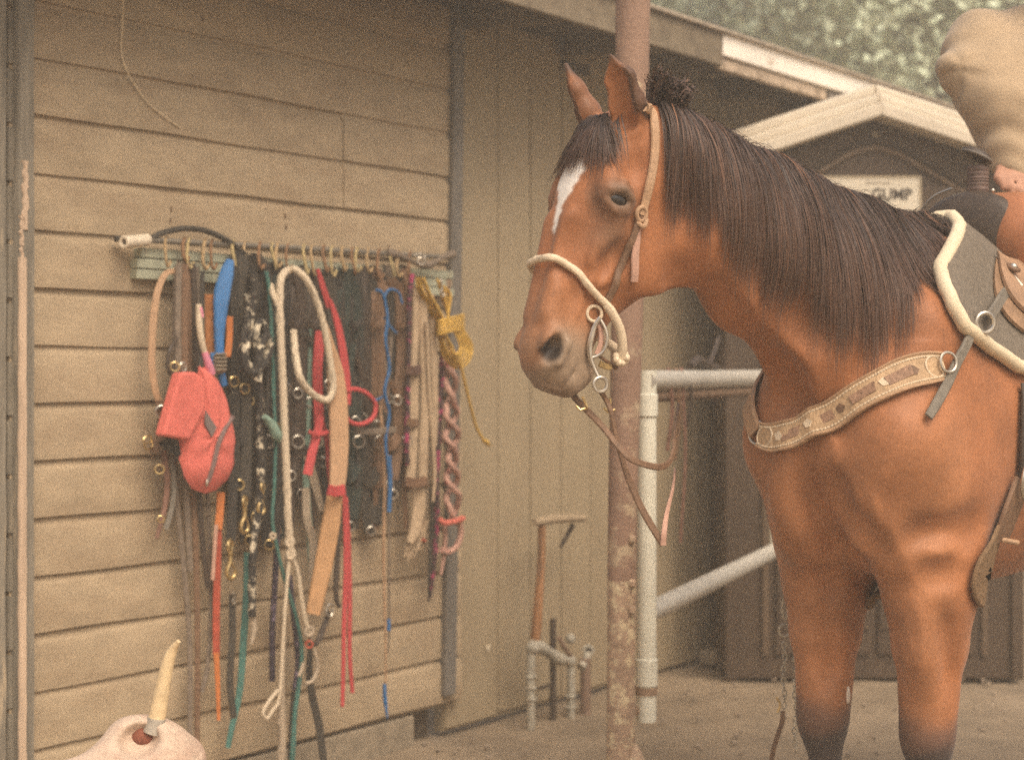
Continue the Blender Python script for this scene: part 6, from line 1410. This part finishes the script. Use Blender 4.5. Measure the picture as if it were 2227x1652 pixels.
# ------------------------------------------------------------------ cow skull with one horn showing
YS = 3.05
sk = thing('cow_skull', 'bleached cow skull with an upright cream horn below the siding wall', 'skull', P(290, 1760, YS))
kx = YS / FP
def skp(x, y, dy=0.0): p = P(x, y, YS + dy); return np.array(p)
def skull(g):
    g.seg(skp(330, 1600, .02), skp(400, 1630, .06), (.035, .05), (.028, .04), .03)
    g.chain([skp(285, 1615), skp(345, 1640, .02), skp(405, 1660, .04)], [(.050, .06), (.052, .06), (.034, .05)], .03)
    g.chain([skp(350, 1690, .0), skp(250, 1680, -.03), skp(150, 1700, -.10)], [(.062, .07), (.050, .06), (.040, .05)], .03)
    g.seg(skp(262, 1622, -.02), skp(215, 1655, -.06), .030, .022, .02)
    g.ell(skp(302, 1608, -.050), (.036, .052, .030), None, .012, 'sub')
    g.ell(skp(165, 1690, -.13), (.02, .03, .015), None, .01, 'sub')
lo = skp(40, 1860, -.25); hi = skp(580, 1500, .18)
lo_, hi_ = np.minimum(lo, hi), np.maximum(lo, hi); lo_[1] = YS - .25; hi_[1] = YS + .2
M_bone = mat('bone', (0.50, 0.38, 0.285), .85, .15, 30, .8, 90, col2=(.36, .22, .16), mixlo=.5, mixhi=.75, mscale=10)
field_part('cranium', skull, lo_, hi_, .006, M_bone, sk, 1, False)
MB().ball(Vector(skp(310, 1600, .012)), .033, .026, .024, nu=12, nv=8).build('dried_socket', mat('dried_red', (.22, .075, .045), .9, .3, 40), sk)
hp = [P(335, 1590, YS), P(345, 1540, YS + .005), P(358, 1470, YS + .01), P(372, 1420, YS + .01), P(388, 1393, YS)]
MB().tube(spline(hp, 30), [r * (1 + .012 * math.sin(i * 1.9)) for i, r in enumerate(lerpl([.0165, .0160, .0135, .0105, .0042], 30))], 16).build('horn', mat('horn_cream', (.60, .45, .26), .55, .15, 30, .4, 80), sk)
MB().tube([P(333, 1592, YS), P(337, 1578, YS), P(340, 1560, YS)], [.0195, .0185, .017], 14).build('horn_collar', mat('horn_grey', (.36, .32, .26), .8, .2, 40), sk)
# pale timber the skull rests on
bl = MB().cbox(P(300, 1850, YS + .03), (0.22, 0, 0), (0, .12, 0), (0, 0, .075))
tag(bl.build('timber_block', M_pale, None, False, .008), 'pale sawn timber block carrying the cow skull', 'timber')
tr = MB()
for s in (-1, 1):
    for d in (-1, 1): tr.box((P(300, 1850, YS).x + s * .18 - .02, YS + .03 + d * .09 - .02, -.02), (.04, 0, 0), (0, .04, 0), (0, 0, P(300, 1850, YS).z - .075 + .022))
tr.box((P(300, 1850, YS).x - .19, YS + .02, .15), (.38, 0, 0), (0, .02, 0), (0, 0, .05))
tag(tr.build('trestle', M_greywood, None, False, .003), 'grey wooden trestle under the timber block', 'trestle')

# ------------------------------------------------------------------ rider
M_jacket = mat('tan_jacket', (0.385, 0.285, 0.180), .9, .12, 12, .5, 180, sheen=.2)
M_trous = mat('tan_trousers', (0.30, 0.22, 0.14), .9, .15, 14, .4, 180)
M_skin = mat('skin', (0.42, 0.22, 0.14), .55, .10, 20)
rd = thing('person', 'person in a loose tan jacket riding the horse, forearm lowered to the saddle horn', 'person', to_world(np.array([-0.92, 0, 1.55])))
BF, BL = -0.93, 0.0
elb = PL(2078, 156, 4.10); hand = PL(2196, 352, 4.02); sh = np.array([BF + .03, -.185, 2.10])
def body(g):
    g.chain([loc(BF, 0, 1.62), loc(BF, 0, 1.85), loc(BF + .01, 0, 2.05), loc(BF + .03, 0, 2.20), loc(BF + .04, 0, 2.27)], [(.10, .15), (.10, .14), (.10, .16), (.05, .055), (.05, .05)], .04, (1, 0, 0))
    g.ell(loc(BF + .06, 0, 2.36), (.095, .075, .115), None, .02); g.ell(loc(BF + .155, 0, 2.345), (.018, .012, .02), None, .012)
    for s in (-1, 1):
        g.ell(loc(BF + .05, s * .078, 2.35), (.018, .01, .03), None, .008)
        g.chain([loc(BF + .02, s * .10, 1.62), loc(BF + .22, s * .27, 1.50), loc(BF + .38, s * .36, 1.32), loc(BF + .30, s * .40, 1.05), loc(BF + .26, s * .41, .88)], [.09, .085, .062, .055, .042], .04)
        g.seg(loc(BF + .24, s * .41, .84), loc(BF + .40, s * .42, .82), (.035, .04), (.03, .038), .02)
    g.chain([sh, elb * .9 + sh * .1 + np.array([-.03, .035, 0]), elb * .45 + hand * .55 + np.array([-.03, .045, 0]), hand], [.05, .028, .026, .028], .03)
    g.chain([loc(BF + .03, .185, 2.10), loc(BF + .02, .27, 1.85), loc(BF + .22, .20, 1.68)], [.055, .043, .03], .03)
    # hands: palm, fingers closed on the horn strap
    hv = np.array([-.60, 0.04, 1.63]) - hand; hv = hv / np.linalg.norm(hv)
    g.seg(hand, hand + hv * .06, (.018, .036), (.016, .038), .012)
    up = np.array([0, 0, 1.0]); sd_ = np.cross(hv, up); sd_ /= np.linalg.norm(sd_)
    for k in range(4):
        b0 = hand + hv * .06 + sd_ * (k - 1.5) * .019; ln = (.030, .036, .034, .027)[k]
        g.chain([b0, b0 + hv * ln + np.array([0, 0, -.006]), b0 + hv * (ln + .010) + np.array([0, 0, -.034]), b0 + hv * (ln - .012) + np.array([0, 0, -.046])], [.0095, .009, .0085, .0075], .006)
    th0 = hand + hv * .02 + sd_ * .034
    g.chain([th0, th0 + hv * .03 + sd_ * .018 + np.array([0, 0, -.01]), th0 + hv * .055 + sd_ * .010 + np.array([0, 0, -.022])], [.012, .0105, .0085], .008)
    h2 = np.array([BF + .22, .20, 1.68]); g.seg(h2, h2 + np.array([.07, -.03, -.02]), (.018, .036), (.016, .036), .012)
    for k in range(4):
        b0 = h2 + np.array([.07, -.03, -.02]) + np.array([0, .019, 0]) * (k - 1.5); g.chain([b0, b0 + np.array([.03, -.01, -.01]), b0 + np.array([.035, -.01, -.035])], [.0095, .009, .008], .006)
    g.chain([h2 + np.array([.02, -.04, 0]), h2 + np.array([.06, -.065, -.005])], [.011, .009], .008)
field_part('body', body, (-1.2, -.50, .76), (-.30, .50, 2.55), .0095, M_skin, rd, 1)
def wrinkle(o, amp, seed, sc=1.0):
    rg_ = random.Random(seed); ws = [(rg_.uniform(-1, 1), rg_.uniform(-1, 1), rg_.uniform(-1, 1), rg_.uniform(0, 6)) for _ in range(7)]
    me = o.data; ns = [v.normal.copy() for v in me.vertices]
    for v, n_ in zip(me.vertices, ns):
        h = 0
        for i, (a, b, c, p) in enumerate(ws): h += math.sin((a * v.co.x + b * v.co.y + c * v.co.z) * (22 + 9 * i) * sc + p + 1.6 * math.sin(v.co.z * 17 + i)) / (1 + .35 * i)
        v.co += n_ * h * amp
def jacket(g):
    g.chain([loc(BF + .01, 0, 1.56), loc(BF, 0, 1.78), loc(BF + .01, 0, 2.05), loc(BF + .02, 0, 2.14)], [(.155, .215), (.150, .200), (.140, .200), (.08, .11)], .05, (1, 0, 0))
    mid = sh * .45 + elb * .55 + np.array([0, 0, .02])
    g.chain([sh + np.array([0, .03, -.02]), mid, elb + np.array([-.006, .006, 0.0])], [(.100, .10), (.088, .085), (.046, .044)], .05)
    g.chain([elb + np.array([-.006, .01, 0]), elb * .5 + hand * .5 + np.array([-.030, .045, .01]), hand * 1.0 + elb * .0 + np.array([-.012, .014, 0])], [(.046, .044), (.066, .062), (.042, .040)], .04)
    g.ell(elb * .62 + sh * .38 + np.array([-.05, .08, -.12]), (.13, .13, .15), None, .07)
    g.ell(elb + np.array([-.065, .075, -.02]), (.075, .075, .080), None, .05)
    g.chain([loc(BF + .03, .175, 2.08), loc(BF + .02, .275, 1.85), loc(BF + .19, .21, 1.69)], [.085, .080, .055], .05)
    g.ell(loc(BF + .02, 0, 2.17), (.085, .09, .05), None, .03)
    fd = (hand - elb) / np.linalg.norm(hand - elb); g.seg(hand * .9 + elb * .1, hand + fd * .035, .046, .040, .03)
jk = field_part('jacket', jacket, (-1.25, -.55, 1.38), (-.40, .50, 2.38), .009, M_jacket, rd, 2); wrinkle(jk, .0026, 5, .6)
def folds(o):
    me = o.data; eW = Vector(to_world(elb)); sW = Vector(to_world(sh)); hW = Vector(to_world(hand)); ns = [v.normal.copy() for v in me.vertices]
    for v, n_ in zip(me.vertices, ns):
        p = v.co; r = (p - eW).length; ph = math.atan2((p - eW).x, (p - eW).z)
        a = math.exp(-(r / .24) ** 2) if r < .6 else 0
        h = a * .0040 * math.sin(r * 46 + 2.2 * math.sin(ph * 2.3 + 1) + 5 * p.y)
        dz = (p - hW).length; h += .004 * math.exp(-(dz / .12) ** 2) * math.sin((p.z - hW.z) * 95 + 3 * math.sin(p.x * 25))
        h += .0035 * math.sin(p.z * 22 + 14 * p.x + 3 * math.sin(p.x * 11)) * (1 - a) * .8
        v.co += n_ * h
folds(jk)
def trousers(g):
    g.chain([loc(BF, 0, 1.66), loc(BF, 0, 1.58)], [(.14, .18), (.13, .17)], .04, (1, 0, 0))
    for s in (-1, 1): g.chain([loc(BF + .02, s * .10, 1.62), loc(BF + .22, s * .27, 1.51), loc(BF + .38, s * .36, 1.33), loc(BF + .30, s * .40, 1.06), loc(BF + .27, s * .41, .93)], [.11, .10, .08, .075, .07], .05)
tr_ = field_part('trousers', trousers, (-1.2, -.55, .80), (-.40, .55, 1.82), .013, M_trous, rd, 1); wrinkle(tr_, .003, 9)
for s in (-1, 1):
    field_part('boot', lambda g: (g.chain([loc(BF + .29, s * .40, 1.05), loc(BF + .25, s * .41, .86), loc(BF + .26, s * .41, .82)], [.068, .052, .05], .02), g.seg(loc(BF + .25, s * .41, .815), loc(BF + .43, s * .42, .80), (.036, .045), (.026, .038), .02)), (BF + .1, s * .41 - .12, .72), (BF + .56, s * .41 + .12, 1.16), .011, M_brnlea, rd, 1)
hc_ = Vector(to_world(loc(BF + .05, 0, 2.44)))
MB().ball(hc_, .105, .115, .075, nu=20, nv=10).build('hat', mat('felt_hat', (.20, .14, .09), .9, .15), rd)
MB().ring(hc_ + Vector((0, 0, -.035)), (0, 0, 1), .135, .026, N=30, n=8).build('hat_brim', mat('felt_hat', (.20, .14, .09)), rd)
MB().ball(hc_ + Vector((-.02, .03, -.08)), .092, .092, .07, nu=16, nv=8).build('hair', M_drklea, rd)

# ------------------------------------------------------------------ haze volume added to veil the whole scene and lift the blacks
hz = MB().box((-320, -110, -1.2), (640, 0, 0), (0, 725, 0), (0, 0, 14.6)).build('haze', None, None, False)
stuff(hz)
hm = bpy.data.materials.new('veil_haze'); hm.use_nodes = True; hn = hm.node_tree.nodes; hn.remove(hn['Principled BSDF'])
pv = hn.new('ShaderNodeVolumePrincipled'); pv.inputs['Color'].default_value = (0.92, 0.86, 0.74, 1); pv.inputs['Density'].default_value = 0.021; pv.inputs['Anisotropy'].default_value = 0.2
hm.node_tree.links.new(pv.outputs[0], hn['Material Output'].inputs['Volume']); hz.data.materials.append(hm)
